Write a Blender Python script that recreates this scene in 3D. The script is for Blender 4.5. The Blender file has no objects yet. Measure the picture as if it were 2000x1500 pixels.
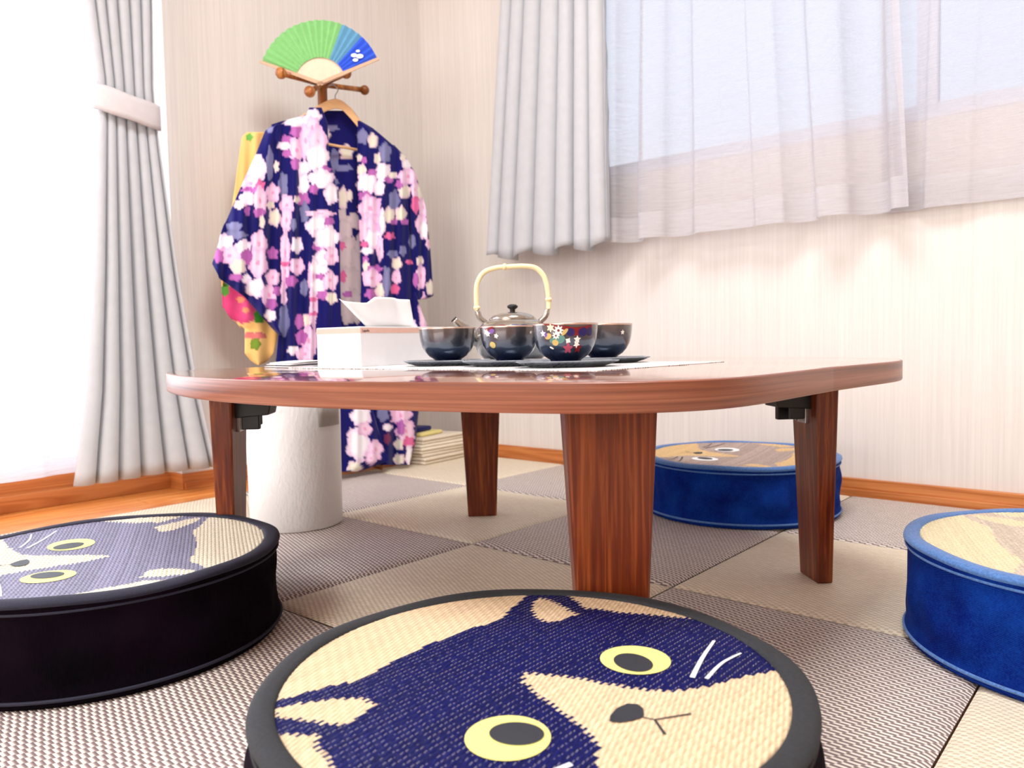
import bpy, bmesh, math, random
import numpy as np
from mathutils import Vector, Matrix
random.seed(7); rng = np.random.default_rng(7)
C = bpy.context.scene.collection
sc = bpy.context.scene
PI = math.pi

# ------------------------------------------------------------------ camera
CF = np.array([-0.65533, 0.75346, -0.053269]); CR = np.array([0.755098, 0.655279, -0.020909]); CU = np.array([-0.019152, 0.053925, 0.998361])
EYE = np.array([0, 0, 0.40]); FPX = 1502.8
cd = bpy.data.cameras.new('camera'); cam = bpy.data.objects.new('camera', cd); C.objects.link(cam)
M4 = Matrix(((CR[0], CU[0], -CF[0], 0), (CR[1], CU[1], -CF[1], 0), (CR[2], CU[2], -CF[2], 0.40), (0, 0, 0, 1)))
cam.matrix_world = M4
cd.sensor_width = 36; cd.lens = FPX / 2000 * 36; cd.clip_start = 0.02
cd.dof.use_dof = True; cd.dof.focus_distance = 0.95; cd.dof.aperture_fstop = (cd.lens / 1000) / 0.0032
sc.camera = cam

# ------------------------------------------------------------------ world, lights, exposure
W = bpy.data.worlds.new('world'); sc.world = W; W.use_nodes = True
W.node_tree.nodes['Background'].inputs[0].default_value = (0.80, 0.87, 1.0, 1)
W.node_tree.nodes['Background'].inputs[1].default_value = 0.86

def area(name, loc, rot, sx, sy, power, col):
    l = bpy.data.lights.new(name, 'AREA'); l.shape = 'RECTANGLE'; l.size = sx; l.size_y = sy; l.energy = power; l.color = col
    o = bpy.data.objects.new(name, l); C.objects.link(o); o.location = loc; o.rotation_euler = rot
    return o
area('ceiling_lamp_light', (-0.45, 0.65, 2.33), (0, 0, 0), 0.8, 0.8, 30, (0.97, 0.985, 1.0))
area('added_far_fill', (-0.9, -1.5, 2.33), (0, 0, 0), 0.8, 0.8, 30, (0.97, 0.985, 1.0))  # added unseen light towards the back, gives low-angle light from the camera side
area('daylight_left_window', (-3.2, 0.1, 1.3), (0, math.radians(-86), 0), 2.4, 2.6, 84, (0.93, 0.96, 1.0))
area('unseen_back_fill', (-0.3, -2.9, 1.15), (math.radians(88), 0, 0), 3.0, 1.7, 50, (0.95, 0.98, 1.0))  # added soft fill behind the camera, brightens the floor under the table
sc.view_settings.view_transform = 'Standard'; sc.view_settings.look = 'None'
sc.view_settings.gamma = 1; sc.view_settings.use_curve_mapping = False
sc.view_settings.exposure = 0.43
sc.cycles.max_bounces = 8; sc.cycles.transparent_max_bounces = 12

# ------------------------------------------------------------------ pixel-ray measuring helpers (used to read sizes off the photograph)
def ray(px, py): return CF + CR * (px - 1000) / FPX - CU * (py - 750) / FPX
def at(px, py, Z): return EYE + ray(px, py) * Z
def on_z(px, py, z): d = ray(px, py); return EYE + d * (z - 0.4) / d[2]
def on_y(px, py, y): d = ray(px, py); return EYE + d * y / d[1]
def on_x(px, py, x): d = ray(px, py); return EYE + d * x / d[0]

# ------------------------------------------------------------------ object helpers
def tag(o, label=None, cat=None, group=None, kind=None):
    if label: o['label'] = label
    if cat: o['category'] = cat
    if group: o['group'] = group
    if kind: o['kind'] = kind
    return o
def empty(name, loc=(0, 0, 0), rz=0):
    o = bpy.data.objects.new(name, None); C.objects.link(o); o.location = loc; o.rotation_euler = (0, 0, rz); o.empty_display_size = .05
    return o
def mesh(name, verts, faces, mat, parent=None, smooth=True):
    me = bpy.data.meshes.new(name); me.from_pydata([tuple(map(float, v)) for v in verts], [], [tuple(f) for f in faces])
    if mat: me.materials.append(mat)
    if smooth: me.polygons.foreach_set('use_smooth', [True] * len(me.polygons))
    o = bpy.data.objects.new(name, me); C.objects.link(o)
    if parent: o.parent = parent
    return o
def bobj(name, bm, mat, parent=None, smooth=False):
    me = bpy.data.meshes.new(name); bm.normal_update(); bm.to_mesh(me); bm.free()
    if mat: me.materials.append(mat)
    if smooth: me.polygons.foreach_set('use_smooth', [True] * len(me.polygons))
    o = bpy.data.objects.new(name, me); C.objects.link(o)
    if parent: o.parent = parent
    return o
def box(bm, x0, x1, y0, y1, z0, z1, bev=0, mat4=None, seg=2):
    g = bmesh.ops.create_cube(bm, size=1)
    vs = g['verts']
    for v in vs: v.co = Vector((x0 + (v.co.x + .5) * (x1 - x0), y0 + (v.co.y + .5) * (y1 - y0), z0 + (v.co.z + .5) * (z1 - z0)))
    if bev:
        es = list({e for v in vs for e in v.link_edges})
        r = bmesh.ops.bevel(bm, geom=es, offset=bev, segments=seg, affect='EDGES', profile=.5)
        vs = list({v for f in r['faces'] for v in f.verts} | {v for v in vs if v.is_valid})
    if mat4:
        for v in vs: v.co = mat4 @ v.co
def boxo(name, a, b, mat, parent=None, bev=0, mat4=None, smooth=False):
    bm = bmesh.new(); box(bm, a[0], b[0], a[1], b[1], a[2], b[2], bev, mat4); return bobj(name, bm, mat, parent, smooth)
def lathe_data(prof, n=48, closed=True):
    V = []; Fc = []
    for r, z in prof:
        for k in range(n):
            a = 2 * PI * k / n; V.append((r * math.cos(a), r * math.sin(a), z))
    m = len(prof)
    for i in range(m - 1):
        for k in range(n):
            Fc.append((i * n + k, i * n + (k + 1) % n, (i + 1) * n + (k + 1) % n, (i + 1) * n + k))
    return V, Fc
def lathe(name, prof, mat, parent=None, n=48):
    V, Fc = lathe_data(prof, n); return mesh(name, V, Fc, mat, parent)
def tube_data(pts, rad, n=10, caps=True):
    pts = [Vector(p) for p in pts]; V = []; Fc = []
    up = Vector((0, 0, 1))
    prev = None
    for i, p in enumerate(pts):
        t = (pts[min(i + 1, len(pts) - 1)] - pts[max(i - 1, 0)]).normalized()
        if prev is None:
            a = up.cross(t)
            if a.length < .1: a = Vector((1, 0, 0)).cross(t)
        else: a = prev - t * prev.dot(t)
        a.normalize(); prev = a; b = t.cross(a)
        r = rad[i] if hasattr(rad, '__len__') else rad
        for k in range(n):
            w = 2 * PI * k / n; V.append(p + a * r * math.cos(w) + b * r * math.sin(w))
    for i in range(len(pts) - 1):
        for k in range(n): Fc.append((i * n + k, i * n + (k + 1) % n, (i + 1) * n + (k + 1) % n, (i + 1) * n + k))
    if caps:
        Fc.append(tuple(range(n))[::-1]); Fc.append(tuple(range((len(pts) - 1) * n, len(pts) * n)))
    return V, Fc
def tube(name, pts, rad, mat, parent=None, n=10):
    V, Fc = tube_data(pts, rad, n); return mesh(name, V, Fc, mat, parent)
def join(data):
    V = []; Fc = []
    for v, f in data:
        o = len(V); V += list(v); Fc += [tuple(i + o for i in q) for q in f]
    return V, Fc
def ball_data(c, r, n=12, m=8, sz=1):
    V, Fc = lathe_data([(max(r * math.sin(PI * i / m), 1e-4), -r * math.cos(PI * i / m) * sz) for i in range(m + 1)], n)
    return [(x + c[0], y + c[1], z + c[2]) for x, y, z in V], Fc
def solid(o, t, off=0):
    m = o.modifiers.new('solid', 'SOLIDIFY'); m.thickness = t; m.offset = off; return o
def bez(p, n=8):
    # Catmull-Rom through points
    p = [Vector(q) for q in p]; out = []
    for i in range(len(p) - 1):
        a = p[max(i - 1, 0)]; b = p[i]; c = p[i + 1]; d = p[min(i + 2, len(p) - 1)]
        for k in range(n):
            t = k / n
            out.append(.5 * ((2 * b) + (c - a) * t + (2 * a - 5 * b + 4 * c - d) * t * t + (3 * b - a - 3 * c + d) * t ** 3))
    out.append(p[-1]); return out

# ------------------------------------------------------------------ material helpers
def s2l(c): return tuple((x / 12.92 if x <= .04045 else ((x + .055) / 1.055) ** 2.4) for x in c)
def rgb(r, g, b): return s2l((r / 255, g / 255, b / 255)) + (1,)
class S:                                    # a shader socket with arithmetic
    def __init__(s, nt, sock): s.nt = nt; s.k = sock
    def _m(s, op, o=None, c=None):
        n = s.nt.nodes.new('ShaderNodeMath'); n.operation = op; s.nt.links.new(s.k, n.inputs[0])
        for i, q in ((1, o), (2, c)):
            if q is None: continue
            if isinstance(q, S): s.nt.links.new(q.k, n.inputs[i])
            else: n.inputs[i].default_value = q
        return S(s.nt, n.outputs[0])
    def __add__(s, o): return s._m('ADD', o)
    def __sub__(s, o): return s._m('SUBTRACT', o)
    def __mul__(s, o): return s._m('MULTIPLY', o)
    def __truediv__(s, o): return s._m('DIVIDE', o)
    def floor(s): return s._m('FLOOR')
    def fract(s): return s._m('FRACT')
    def sin(s): return s._m('SINE')
    def abs(s): return s._m('ABSOLUTE')
    def lt(s, o): return s._m('LESS_THAN', o)
    def gt(s, o): return s._m('GREATER_THAN', o)
    def pw(s, o): return s._m('POWER', o)
    def mx(s, o): return s._m('MAXIMUM', o)
    def mn(s, o): return s._m('MINIMUM', o)
    def ramp(s, a, b, c=0, d=1):
        n = s.nt.nodes.new('ShaderNodeMapRange'); s.nt.links.new(s.k, n.inputs[0])
        for i, v in enumerate((a, b, c, d)): n.inputs[1 + i].default_value = v
        return S(s.nt, n.outputs[0])
class Mat:
    def __init__(s, name, rough=.6, metal=0, spec=.5, sheen=0):
        s.m = bpy.data.materials.new(name); s.m.use_nodes = True; s.nt = s.m.node_tree
        s.b = s.nt.nodes['Principled BSDF']; s.b.inputs['Roughness'].default_value = rough; s.b.inputs['Metallic'].default_value = metal
        s.b.inputs['Specular IOR Level'].default_value = spec
        if sheen: s.b.inputs['Sheen Weight'].default_value = sheen
    def node(s, t): return s.nt.nodes.new(t)
    def link(s, a, b): s.nt.links.new(a, b)
    def coords(s, kind='Object'):
        if kind == 'World': out = s.node('ShaderNodeNewGeometry').outputs['Position']
        else: out = s.node('ShaderNodeTexCoord').outputs[kind]
        return out
    def xyz(s, kind='Object'):
        n = s.node('ShaderNodeSeparateXYZ'); s.link(s.coords(kind), n.inputs[0]); return [S(s.nt, n.outputs[i]) for i in range(3)]
    def noise(s, scale, detail=3, rough=.5, stretch=None, kind='Object', dist=0):
        n = s.node('ShaderNodeTexNoise'); n.inputs['Scale'].default_value = scale; n.inputs['Detail'].default_value = detail
        n.inputs['Roughness'].default_value = rough; n.inputs['Distortion'].default_value = dist
        if stretch:
            mp = s.node('ShaderNodeMapping'); mp.inputs['Scale'].default_value = stretch; s.link(s.coords(kind), mp.inputs[0]); s.link(mp.outputs[0], n.inputs[0])
        else: s.link(s.coords(kind), n.inputs[0])
        return S(s.nt, n.outputs[0])
    def mix(s, f, a, b):
        n = s.node('ShaderNodeMix'); n.data_type = 'RGBA'
        if isinstance(f, S): s.link(f.k, n.inputs[0])
        else: n.inputs[0].default_value = f
        for i, q in ((6, a), (7, b)):
            if isinstance(q, tuple): n.inputs[i].default_value = q
            else: s.link(q, n.inputs[i])
        return n.outputs[2]
    def color(s, c):
        if isinstance(c, tuple): s.b.inputs['Base Color'].default_value = c
        else: s.link(c, s.b.inputs['Base Color'])
        return s
    def bump(s, h, strength=.5, dist=.001):
        n = s.node('ShaderNodeBump'); n.inputs['Strength'].default_value = strength; n.inputs['Distance'].default_value = dist
        s.link(h.k, n.inputs['Height']); s.link(n.outputs[0], s.b.inputs['Normal']); return s
def plain(name, c, rough=.6, metal=0, spec=.5, nscale=None, var=.12, bump=0, bd=.001, stretch=None, sheen=0):
    m = Mat(name, rough, metal, spec, sheen)
    if nscale:
        n = m.noise(nscale, 4, .6, stretch)
        d = tuple(x * (1 - var) for x in c[:3]) + (1,); l = tuple(min(1, x * (1 + var)) for x in c[:3]) + (1,)
        m.color(m.mix(n.ramp(.3, .7), d, l))
        if bump: m.bump(n, bump, bd)
    else: m.color(c)
    return m.m

# wallpaper: fine vertical striations
def wallpaper(name, axis):
    m = Mat(name, .85, spec=.2)
    st = (420, 1, 6) if axis == 'x' else (1, 420, 6)
    n = m.noise(1, 4, .7, stretch=st, kind='World'); n2 = m.noise(1, 2, .5, stretch=tuple(v * .35 for v in st), kind='World')
    h = n * .6 + n2 * .5
    m.color(m.mix(h.ramp(.36, .7), rgb(219, 212, 206), rgb(233, 226, 219))); m.bump(h, .35, .001); return m.m
WALL_L = wallpaper('wallpaper_left', 'y'); WALL_R = wallpaper('wallpaper_right', 'x')
PLASTER = plain('plaster', rgb(236, 228, 218), .9, nscale=40, var=.03)
def wood(name, dark, mid, light, stretch, rough=.35, spec=.5, coat=0, kind='Object', ring=8, nb=.12, dist=.6, rw=.35):
    m = Mat(name, rough, spec=spec)
    n = m.noise(1, 6, .62, stretch=stretch, kind=kind, dist=dist); f = m.noise(1, 2, .5, stretch=tuple(v * .22 for v in stretch), kind=kind, dist=dist * 2)
    w = ((f * ring).fract() - .5).abs() * 2
    v = n * (1 - rw) + w * rw
    a = m.mix(v.ramp(.25, .55), dark, mid); m.color(m.mix(v.ramp(.52, .78), a, light)); m.bump(v, nb, .0005)
    if coat: m.b.inputs['Coat Weight'].default_value = coat; m.b.inputs['Coat Roughness'].default_value = .04
    return m.m
TOPWOOD = wood('table_top_walnut', rgb(120, 66, 45), rgb(158, 95, 68), rgb(182, 120, 88), (5, 75, 5), .12, .6, coat=.8)
EDGEWOOD = wood('table_edge_walnut', rgb(88, 44, 30), rgb(146, 86, 62), rgb(178, 116, 88), (2.2, 2.2, 230), .3, .5, ring=3, dist=.15, rw=.12)
LEGWOOD = wood('table_leg_walnut', rgb(60, 16, 5), rgb(112, 46, 18), rgb(164, 88, 38), (150, 150, 5), .32, .4, ring=5, rw=.16)
TRIM = wood('honey_trim', rgb(176, 98, 44), rgb(200, 122, 62), rgb(214, 140, 80), (3, 3, 60), .4, kind='World')
PLANK = wood('floor_plank_wood', rgb(188, 104, 42), rgb(216, 134, 62), rgb(232, 158, 88), (60, 4, 4), .3, kind='World', nb=.05)
PEGWOOD = wood('stand_wood', rgb(122, 66, 18), rgb(168, 98, 38), rgb(206, 140, 72), (50, 50, 8), .3)
HANGWOOD = plain('hanger_wood', rgb(232, 184, 132), .4, nscale=30, var=.08, stretch=(1, 1, 6))
BLACKPL = plain('black_plastic', rgb(8, 8, 9), .5, nscale=60, var=.2)
STEEL = plain('brushed_steel', rgb(170, 168, 170), .3, 1, nscale=80, var=.1)

# fabrics
def cloth(name, c, var=.06, scale=900, rough=.9, trans=0, bs=.25):
    m = Mat(name, rough, spec=.15, sheen=.15)
    x, y, z = m.xyz('World'); n = m.noise(35, 3)
    wv = ((x + y) * scale).sin() * (z * scale).sin()
    d = tuple(v * (1 - var) for v in c[:3]) + (1,); l = tuple(min(1, v * (1 + var)) for v in c[:3]) + (1,)
    m.color(m.mix((n + wv * .15).ramp(.3, .7), d, l)); m.bump(wv, bs, .0004)
    if trans:
        t = m.node('ShaderNodeBsdfTranslucent'); t.inputs[0].default_value = c; mx = m.node('ShaderNodeMixShader'); mx.inputs[0].default_value = trans
        o = m.nt.nodes['Material Output']; m.link(m.b.outputs[0], mx.inputs[1]); m.link(t.outputs[0], mx.inputs[2]); m.link(mx.outputs[0], o.inputs[0])
    return m.m
CURTAIN = cloth('grey_curtain_cloth', rgb(203, 205, 209), .03, trans=.15)
TIEBAND = cloth('tieback_cloth', rgb(210, 204, 206), .03)
def sheer(name, transp, transl):
    m = Mat(name, .9, spec=.1); x, y, z = m.xyz('World')
    n = m.noise(1, 3, .6, stretch=(14, 14, 420), kind='World'); nf = m.noise(1, 2, .6, stretch=(900, 900, 900), kind='World')
    m.color(rgb(204, 202, 205)); m.bump(n, .2, .0005)
    tr = m.node('ShaderNodeBsdfTransparent'); tl = m.node('ShaderNodeBsdfTranslucent'); tl.inputs[0].default_value = rgb(232, 231, 240); lw = m.node('ShaderNodeLayerWeight'); lw.inputs[0].default_value = .45; fac = S(m.nt, lw.outputs[1])
    a = m.node('ShaderNodeMixShader'); a.inputs[0].default_value = transl; m.link(m.b.outputs[0], a.inputs[1]); m.link(tl.outputs[0], a.inputs[2])
    b = m.node('ShaderNodeMixShader'); f = ((n - .5) * .5 + (nf - .5) * .3 + transp) * fac.ramp(.25, .95, 1.25, .15); m.link(f.mx(0.02).k, b.inputs[0]); m.link(a.outputs[0], b.inputs[1]); m.link(tr.outputs[0], b.inputs[2])
    m.link(b.outputs[0], m.nt.nodes['Material Output'].inputs[0]); return m.m
SHEER = sheer('sheer_voile', .34, .5); SHEERHEM = sheer('sheer_hem_cloth', .10, .35)

# woven rush rug: twill dashes, strands along world x
def rug(name, light, dark, per, shift, duty, contrast):
    m = Mat(name, .5, spec=.35); x, y, z = m.xyz('World')
    wob = m.noise(7, 2, kind='World') * .006; yy = y + wob
    row = (yy / .0033).floor(); ph = ((x + row * shift + m.noise(60, 1, kind='World') * .004) / per).fract()
    fr = (yy / .0033).fract(); gap = ((fr - .5).abs() * 2).pw(3)
    rr = m.node('ShaderNodeTexWhiteNoise'); rr.noise_dimensions = '2D'
    cb = m.node('ShaderNodeCombineXYZ'); m.link(row.k, cb.inputs[0]); m.link(((x + row * shift) / per).floor().k, cb.inputs[1]); m.link(cb.outputs[0], rr.inputs['Vector'])
    tone = S(m.nt, rr.outputs[0])
    edge = (ph - duty / 2).abs().ramp(duty / 2 - .05, duty / 2 + .03, 1, 0)
    dk = m.mix(tone, dark, tuple(v * 1.5 for v in dark[:3]) + (1,)); lt = m.mix(tone, light, tuple(v * .86 for v in light[:3]) + (1,))
    c = m.mix(edge * contrast, lt, dk); c = m.mix(gap * edge * .55, c, tuple(a * .6 + b * .2 for a, b in zip(light[:3], dark[:3])) + (1,))
    m.color(c); h = (S(m.nt, m.node('ShaderNodeValue').outputs[0]) + 1) - gap + edge * -.35
    m.bump(h, .6, .0012); return m.m
RUG_M = rug('rug_mauve_weave', rgb(250, 240, 228), rgb(80, 50, 60), .025, .0105, .56, .86)
RUG_B = rug('rug_beige_weave', rgb(250, 238, 214), rgb(160, 132, 100), .016, .0062, .36, .5)

# cushion tops: printed woven rush (colour comes from the "print" attribute)
def woven(name, dot=1.0):
    m = Mat(name, .6, spec=.15); a = m.node('ShaderNodeAttribute'); a.attribute_name = 'print'
    x, y, z = m.xyz('Object')
    rib = x / .0053; u = rib.fract(); row = rib.floor(); v = (y / .0047 + row * .37)
    du = (u - .5).abs() * -1 + .5; dv = (v.fract() - .5).abs()
    nz = m.noise(160, 2)
    dm = (du * .0053 * 1.0).lt(.00045) * (dv * .0047).lt(.00052) * nz.gt(.46)
    bw = m.node('ShaderNodeRGBToBW'); m.link(a.outputs['Color'], bw.inputs[0]); lum = S(m.nt, bw.outputs[0])
    tw = ((y / .011 + u * 1.0 + row * .3).fract() - .5).abs() * 2
    h = (u * PI).sin() * .8 + tw * .5
    fib = m.noise(1, 3, .6, stretch=(600, 60, 60)); big = m.noise(22, 2)
    base = m.mix((fib * .6 + tw * .4).ramp(.25, .75), (0.50, 0.46, 0.42, 1), (1, 1, 1, 1))  # fibre tone plus painted relief shade: strand hollows darkened in the colour
    mul = m.node('ShaderNodeMix'); mul.data_type = 'RGBA'; mul.blend_type = 'MULTIPLY'; mul.inputs[0].default_value = .75
    m.link(a.outputs['Color'], mul.inputs[6]); m.link(base, mul.inputs[7])
    dotc = m.mix(lum.ramp(.12, .4), rgb(190, 180, 176), rgb(140, 110, 76))
    f = dm * lum.ramp(.1, .5, dot, .45)
    m.color(m.mix(f, mul.outputs[2], dotc)); m.bump(h, .55, .0016); return m.m
WOVEN = woven('printed_rush_weave')
DENIM = Mat('blue_denim', .9, spec=.1)
_n = DENIM.noise(14, 4, .6); _x, _y, _z = DENIM.xyz('Object'); _w = ((_x * 2100 + _y * 2100 + _z * 3300)).sin(); _f = DENIM.noise(420, 2)
DENIM.color(DENIM.mix((_n * .7 + _w * .10 + _f * .35).ramp(.35, .8), rgb(0, 12, 92), rgb(14, 66, 158))); DENIM.bump(_w * .3 + _f, .3, .0006); DENIM = DENIM.m
DENIM_L = plain('faded_denim_binding', rgb(74, 116, 176), .85, nscale=350, var=.35, bump=.3, bd=.0006, sheen=.2)
BLACKLINEN = Mat('black_purple_linen', .95, spec=.05)
_n = BLACKLINEN.noise(9, 3); _f = BLACKLINEN.noise(1, 2, stretch=(700, 700, 60)); BLACKLINEN.color(BLACKLINEN.mix((_n * .8 + _f * .3).ramp(.4, .8), rgb(3, 2, 5), rgb(24, 10, 24))); BLACKLINEN.bump(_f, .4, .0006); BLACKLINEN = BLACKLINEN.m
BIND_CH = plain('charcoal_binding', rgb(36, 38, 42), .85, nscale=380, var=.3, bump=.3, bd=.0006)
BIND_NV = plain('navy_black_binding', rgb(24, 24, 46), .8, nscale=380, var=.3, bump=.3, bd=.0006)
def ink(name, c): return plain(name, c, .6, nscale=500, var=.12)
INK_EYE = ink('pale_yellow_ink', rgb(242, 232, 132)); INK_DARK = ink('dark_grey_ink', rgb(38, 42, 50)); INK_WHITE = ink('white_ink', rgb(240, 240, 240))
WHITEPAPER = plain('white_paper', rgb(244, 242, 240), .7, nscale=60, var=.02)
TISSUE = Mat('tissue', .9); TISSUE.color(rgb(250, 250, 250)); TISSUE = TISSUE.m

# ------------------------------------------------------------------ room shell
XL, YR, XR, YB, H = -2.2, 2.04, 2.8, -3.0, 2.4
def struct(o): o['kind'] = 'structure'; return o
struct(boxo('floor', (-2.9, YB - .1, -.06), (XR + .1, YR + .1, -.014), TRIM))
fl = bpy.data.objects['floor']
for i in range(6):
    for j in range(3):
        x0 = -2.30 + i * .0765 if i < 5 else -1.9175
        boxo('plank', (-2.30 + i * .075, -1.4 + j * 1.15 + (i % 2) * .3, -.014), (-2.2262 + i * .075, min(-.253 + j * 1.15 + (i % 2) * .3, YR), -.009), PLANK, fl, .0006)
struct(boxo('ceiling', (-2.9, YB - .1, H), (XR + .1, YR + .3, H + .1), PLASTER))
# left wall: low sill, lintel, jamb, pier by the corner
WINL = (-1.2, 1.05)
bm = bmesh.new()
box(bm, XL - .14, XL, WINL[1], YR + .12, -.014, H); box(bm, XL - .14, XL, YB, WINL[0], -.014, H); box(bm, XL - .14, XL, WINL[0], WINL[1], 2.0, H)
struct(bobj('wall_left', bm, WALL_L))
bm = bmesh.new(); WR = (-1.50, 0.55, .905, 2.0)
box(bm, XL, WR[0], YR, YR + .12, -.014, H); box(bm, WR[1], XR, YR, YR + .12, -.014, H); box(bm, WR[0], WR[1], YR, YR + .12, -.014, WR[2]); box(bm, WR[0], WR[1], YR, YR + .12, WR[3], H)
struct(bobj('wall_right', bm, WALL_R))
struct(boxo('wall_front', (XR, YB, -.014), (XR + .1, YR + .12, H), PLASTER)); struct(boxo('wall_back', (XL - .14, YB - .1, -.014), (XR + .1, YB, H), PLASTER))
# baseboards
o = struct(boxo('baseboard_right', (XL, YR - .012, -.009), (XR, YR, .0385), TRIM, None, .0015))
boxo('shoe_moulding', (XL, YR - .019, -.009), (XR, YR - .012, .0125), TRIM, o, .0015)
o = struct(boxo('baseboard_left', (XL - .139, 1.044, -.009), (XL + .012, YR - .019, .0385), TRIM, None, .0015))
boxo('shoe_moulding', (XL + .012, 1.05, -.009), (XL + .019, YR - .019, .0125), TRIM, o, .0015)
# window sill base of the tall left window
o = struct(empty('window_1', (XL, 0, 0)))
def wpart(name, a, b, mat, par, bev=.002):
    p = Vector(par.location); return boxo(name, Vector(a) - p, Vector(b) - p, mat, par, bev)
FRAME = plain('bronze_white_frame', rgb(222, 222, 228), .4, nscale=30, var=.03)
GLASS = Mat('window_glass', .02, spec=.5); GLASS.b.inputs['Transmission Weight'].default_value = 1; GLASS.b.inputs['IOR'].default_value = 1.01; GLASS.color((.97, .98, 1, 1)); GLASS = GLASS.m
wpart('sill', (XL - .14, WINL[0], -.009), (XL - .075, WINL[1], .078), TRIM, o)
wpart('sill_step', (XL - .075, WINL[0], -.009), (XL - .06, WINL[1], .034), TRIM, o)
for yy in (WINL[0], -.10, WINL[1] - .05): wpart('frame_post', (XL - .1345, yy, .079), (XL - .098, yy + .05, 1.999), FRAME, o)
wpart('frame_rail', (XL - .135, WINL[0], 1.95), (XL - .10, WINL[1], 2.0), FRAME, o); wpart('frame_rail', (XL - .135, WINL[0], .078), (XL - .10, WINL[1], .125), FRAME, o)
for a, b in ((WINL[0] + .05, -.10), (-.05, WINL[1] - .05)): wpart('pane', (XL - .12, a, .125), (XL - .116, b, 1.95), GLASS, o, 0)
o = struct(empty('window_2', (0, YR, WR[2])))
wpart('sill', (WR[0], YR + .0, WR[2] - .0), (WR[1], YR + .12, WR[2] + .012), FRAME, o)
for xx in (WR[0], -.50, WR[1] - .045): wpart('frame_post', (xx, YR + .067, WR[2] + .013), (xx + .045, YR + .104, WR[3] - .001), FRAME, o)
wpart('frame_rail', (WR[0], YR + .07, WR[3] - .045), (WR[1], YR + .105, WR[3]), FRAME, o); wpart('frame_rail', (WR[0], YR + .07, WR[2] + .012), (WR[1], YR + .105, WR[2] + .055), FRAME, o)
for a, b in ((WR[0] + .045, -.50), (-.455, WR[1] - .045)): wpart('pane', (a, YR + .085, WR[2] + .055), (b, YR + .089, WR[3] - .045), GLASS, o, 0)

# ceiling lamp (round drum, above the frame)
o = tag(empty('ceiling_lamp', (-.55, .75, 2.34)), 'round ceiling lamp above the low table, out of the picture', 'ceiling lamp')
lathe('housing', [(.001, .06), (.34, .06), (.36, .03), (.36, .0)], FRAME, o, 40)

# ------------------------------------------------------------------ woven rug of square blocks
T = .45333; X0, Y0 = -1.0745 - 2 * T, 1.1034 + 2 * T - .002
rg = tag(empty('woven_rush_rug', (X0, Y0, 0)), 'woven rush rug of mauve and beige checkerboard squares under the low table', 'rug')
def tile_mesh(matl):
    n = 20; g = .0012; V = []; Fc = []
    def hgt(u): d = min(u, 1 - u) * T; return -.0042 * math.exp(-(d / .006) ** 1.2) - .0008 * math.exp(-(d / .03))
    us = [0, .004, .009, .016, .026, .045, .09] + [.09 + .82 * k / 8 for k in range(1, 8)] + [.91, .955, .974, .984, .991, .996, 1]
    m = len(us)
    for i, u in enumerate(us):
        for j, v in enumerate(us):
            V.append((g + u * (T - 2 * g), -(g + v * (T - 2 * g)), min(hgt(u), hgt(v))))
    for i in range(m - 1):
        for j in range(m - 1): Fc.append((i * m + j, i * m + j + 1, (i + 1) * m + j + 1, (i + 1) * m + j)[::-1])
    b = len(V)
    ring = [i * m for i in range(m)] + [(m - 1) * m + j for j in range(1, m)] + [i * m + m - 1 for i in range(m - 2, -1, -1)] + [j for j in range(m - 2, 0, -1)]
    for r in ring: V.append((V[r][0], V[r][1], -.0088))
    L = len(ring)
    for k in range(L): Fc.append((ring[k], ring[(k + 1) % L], b + (k + 1) % L, b + k))
    me = bpy.data.meshes.new('rug_square'); me.from_pydata(V, [], Fc); me.materials.append(matl); me.polygons.foreach_set('use_smooth', [True] * len(me.polygons)); me.update(); return me
tm = [tile_mesh(RUG_M), tile_mesh(RUG_B)]
for i in range(7):
    for j in range(7):
        b = bpy.data.objects.new('rug_square', tm[(i + j + 1) % 2]); C.objects.link(b); b.parent = rg; b.location = (i * T, -j * T, 0)

# ------------------------------------------------------------------ low table
TZ, TT = .363, .0292
TC = np.array([-.836, .966])
def table_outline(grow=0, n=14):
    a, b, r = .513, .481, .098; pts = []
    for sx, sy, a0 in ((1, -1, -90), (1, 1, 0), (-1, 1, 90), (-1, -1, 180)):
        for i in range(n + 1):
            t = math.radians(a0 + 90 * i / n); pts.append((sx * (a - r) + (r + grow) * math.cos(t), sy * (b - r) + (r + grow) * math.sin(t)))
    P = []
    for i in range(len(pts)):
        A = np.array(pts[i]); B = np.array(pts[(i + 1) % len(pts)]); m = 14 if (i + 1) % (n + 1) == 0 else 1
        for k in range(m): P.append(A + (B - A) * k / m)
    P = np.array(P); Q = P.copy()
    Q[:, 0] += np.sign(P[:, 0]) * .0174 * np.minimum(np.abs(P[:, 1] / b), 1) ** 1.665
    Q[:, 1] -= np.sign(P[:, 1]) * .137 * np.minimum(np.abs(P[:, 0] / a), 1) ** 1.665
    c, s = math.cos(-.0267), math.sin(-.0267)
    Q = Q @ np.array([[c, s], [-s, c]])
    # even spacing, then soften the corners
    D = np.r_[0, np.cumsum(np.hypot(*(np.roll(Q, -1, 0) - Q).T))]; QQ = np.vstack([Q, Q[:1]]); L = np.linspace(0, D[-1], 241)[:-1]
    Q = np.stack([np.interp(L, D, QQ[:, i]) for i in (0, 1)], 1); kk = np.arange(-12, 13); g = np.exp(-(kk / 4.2) ** 2); g /= g.sum()
    return sum(w * np.roll(Q, -int(k), 0) for k, w in zip(kk, g)) * 1.012
tb = tag(empty('low_table', (TC[0], TC[1], 0)), 'low folding walnut table with rounded corners and four tapered legs', 'table')
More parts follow.
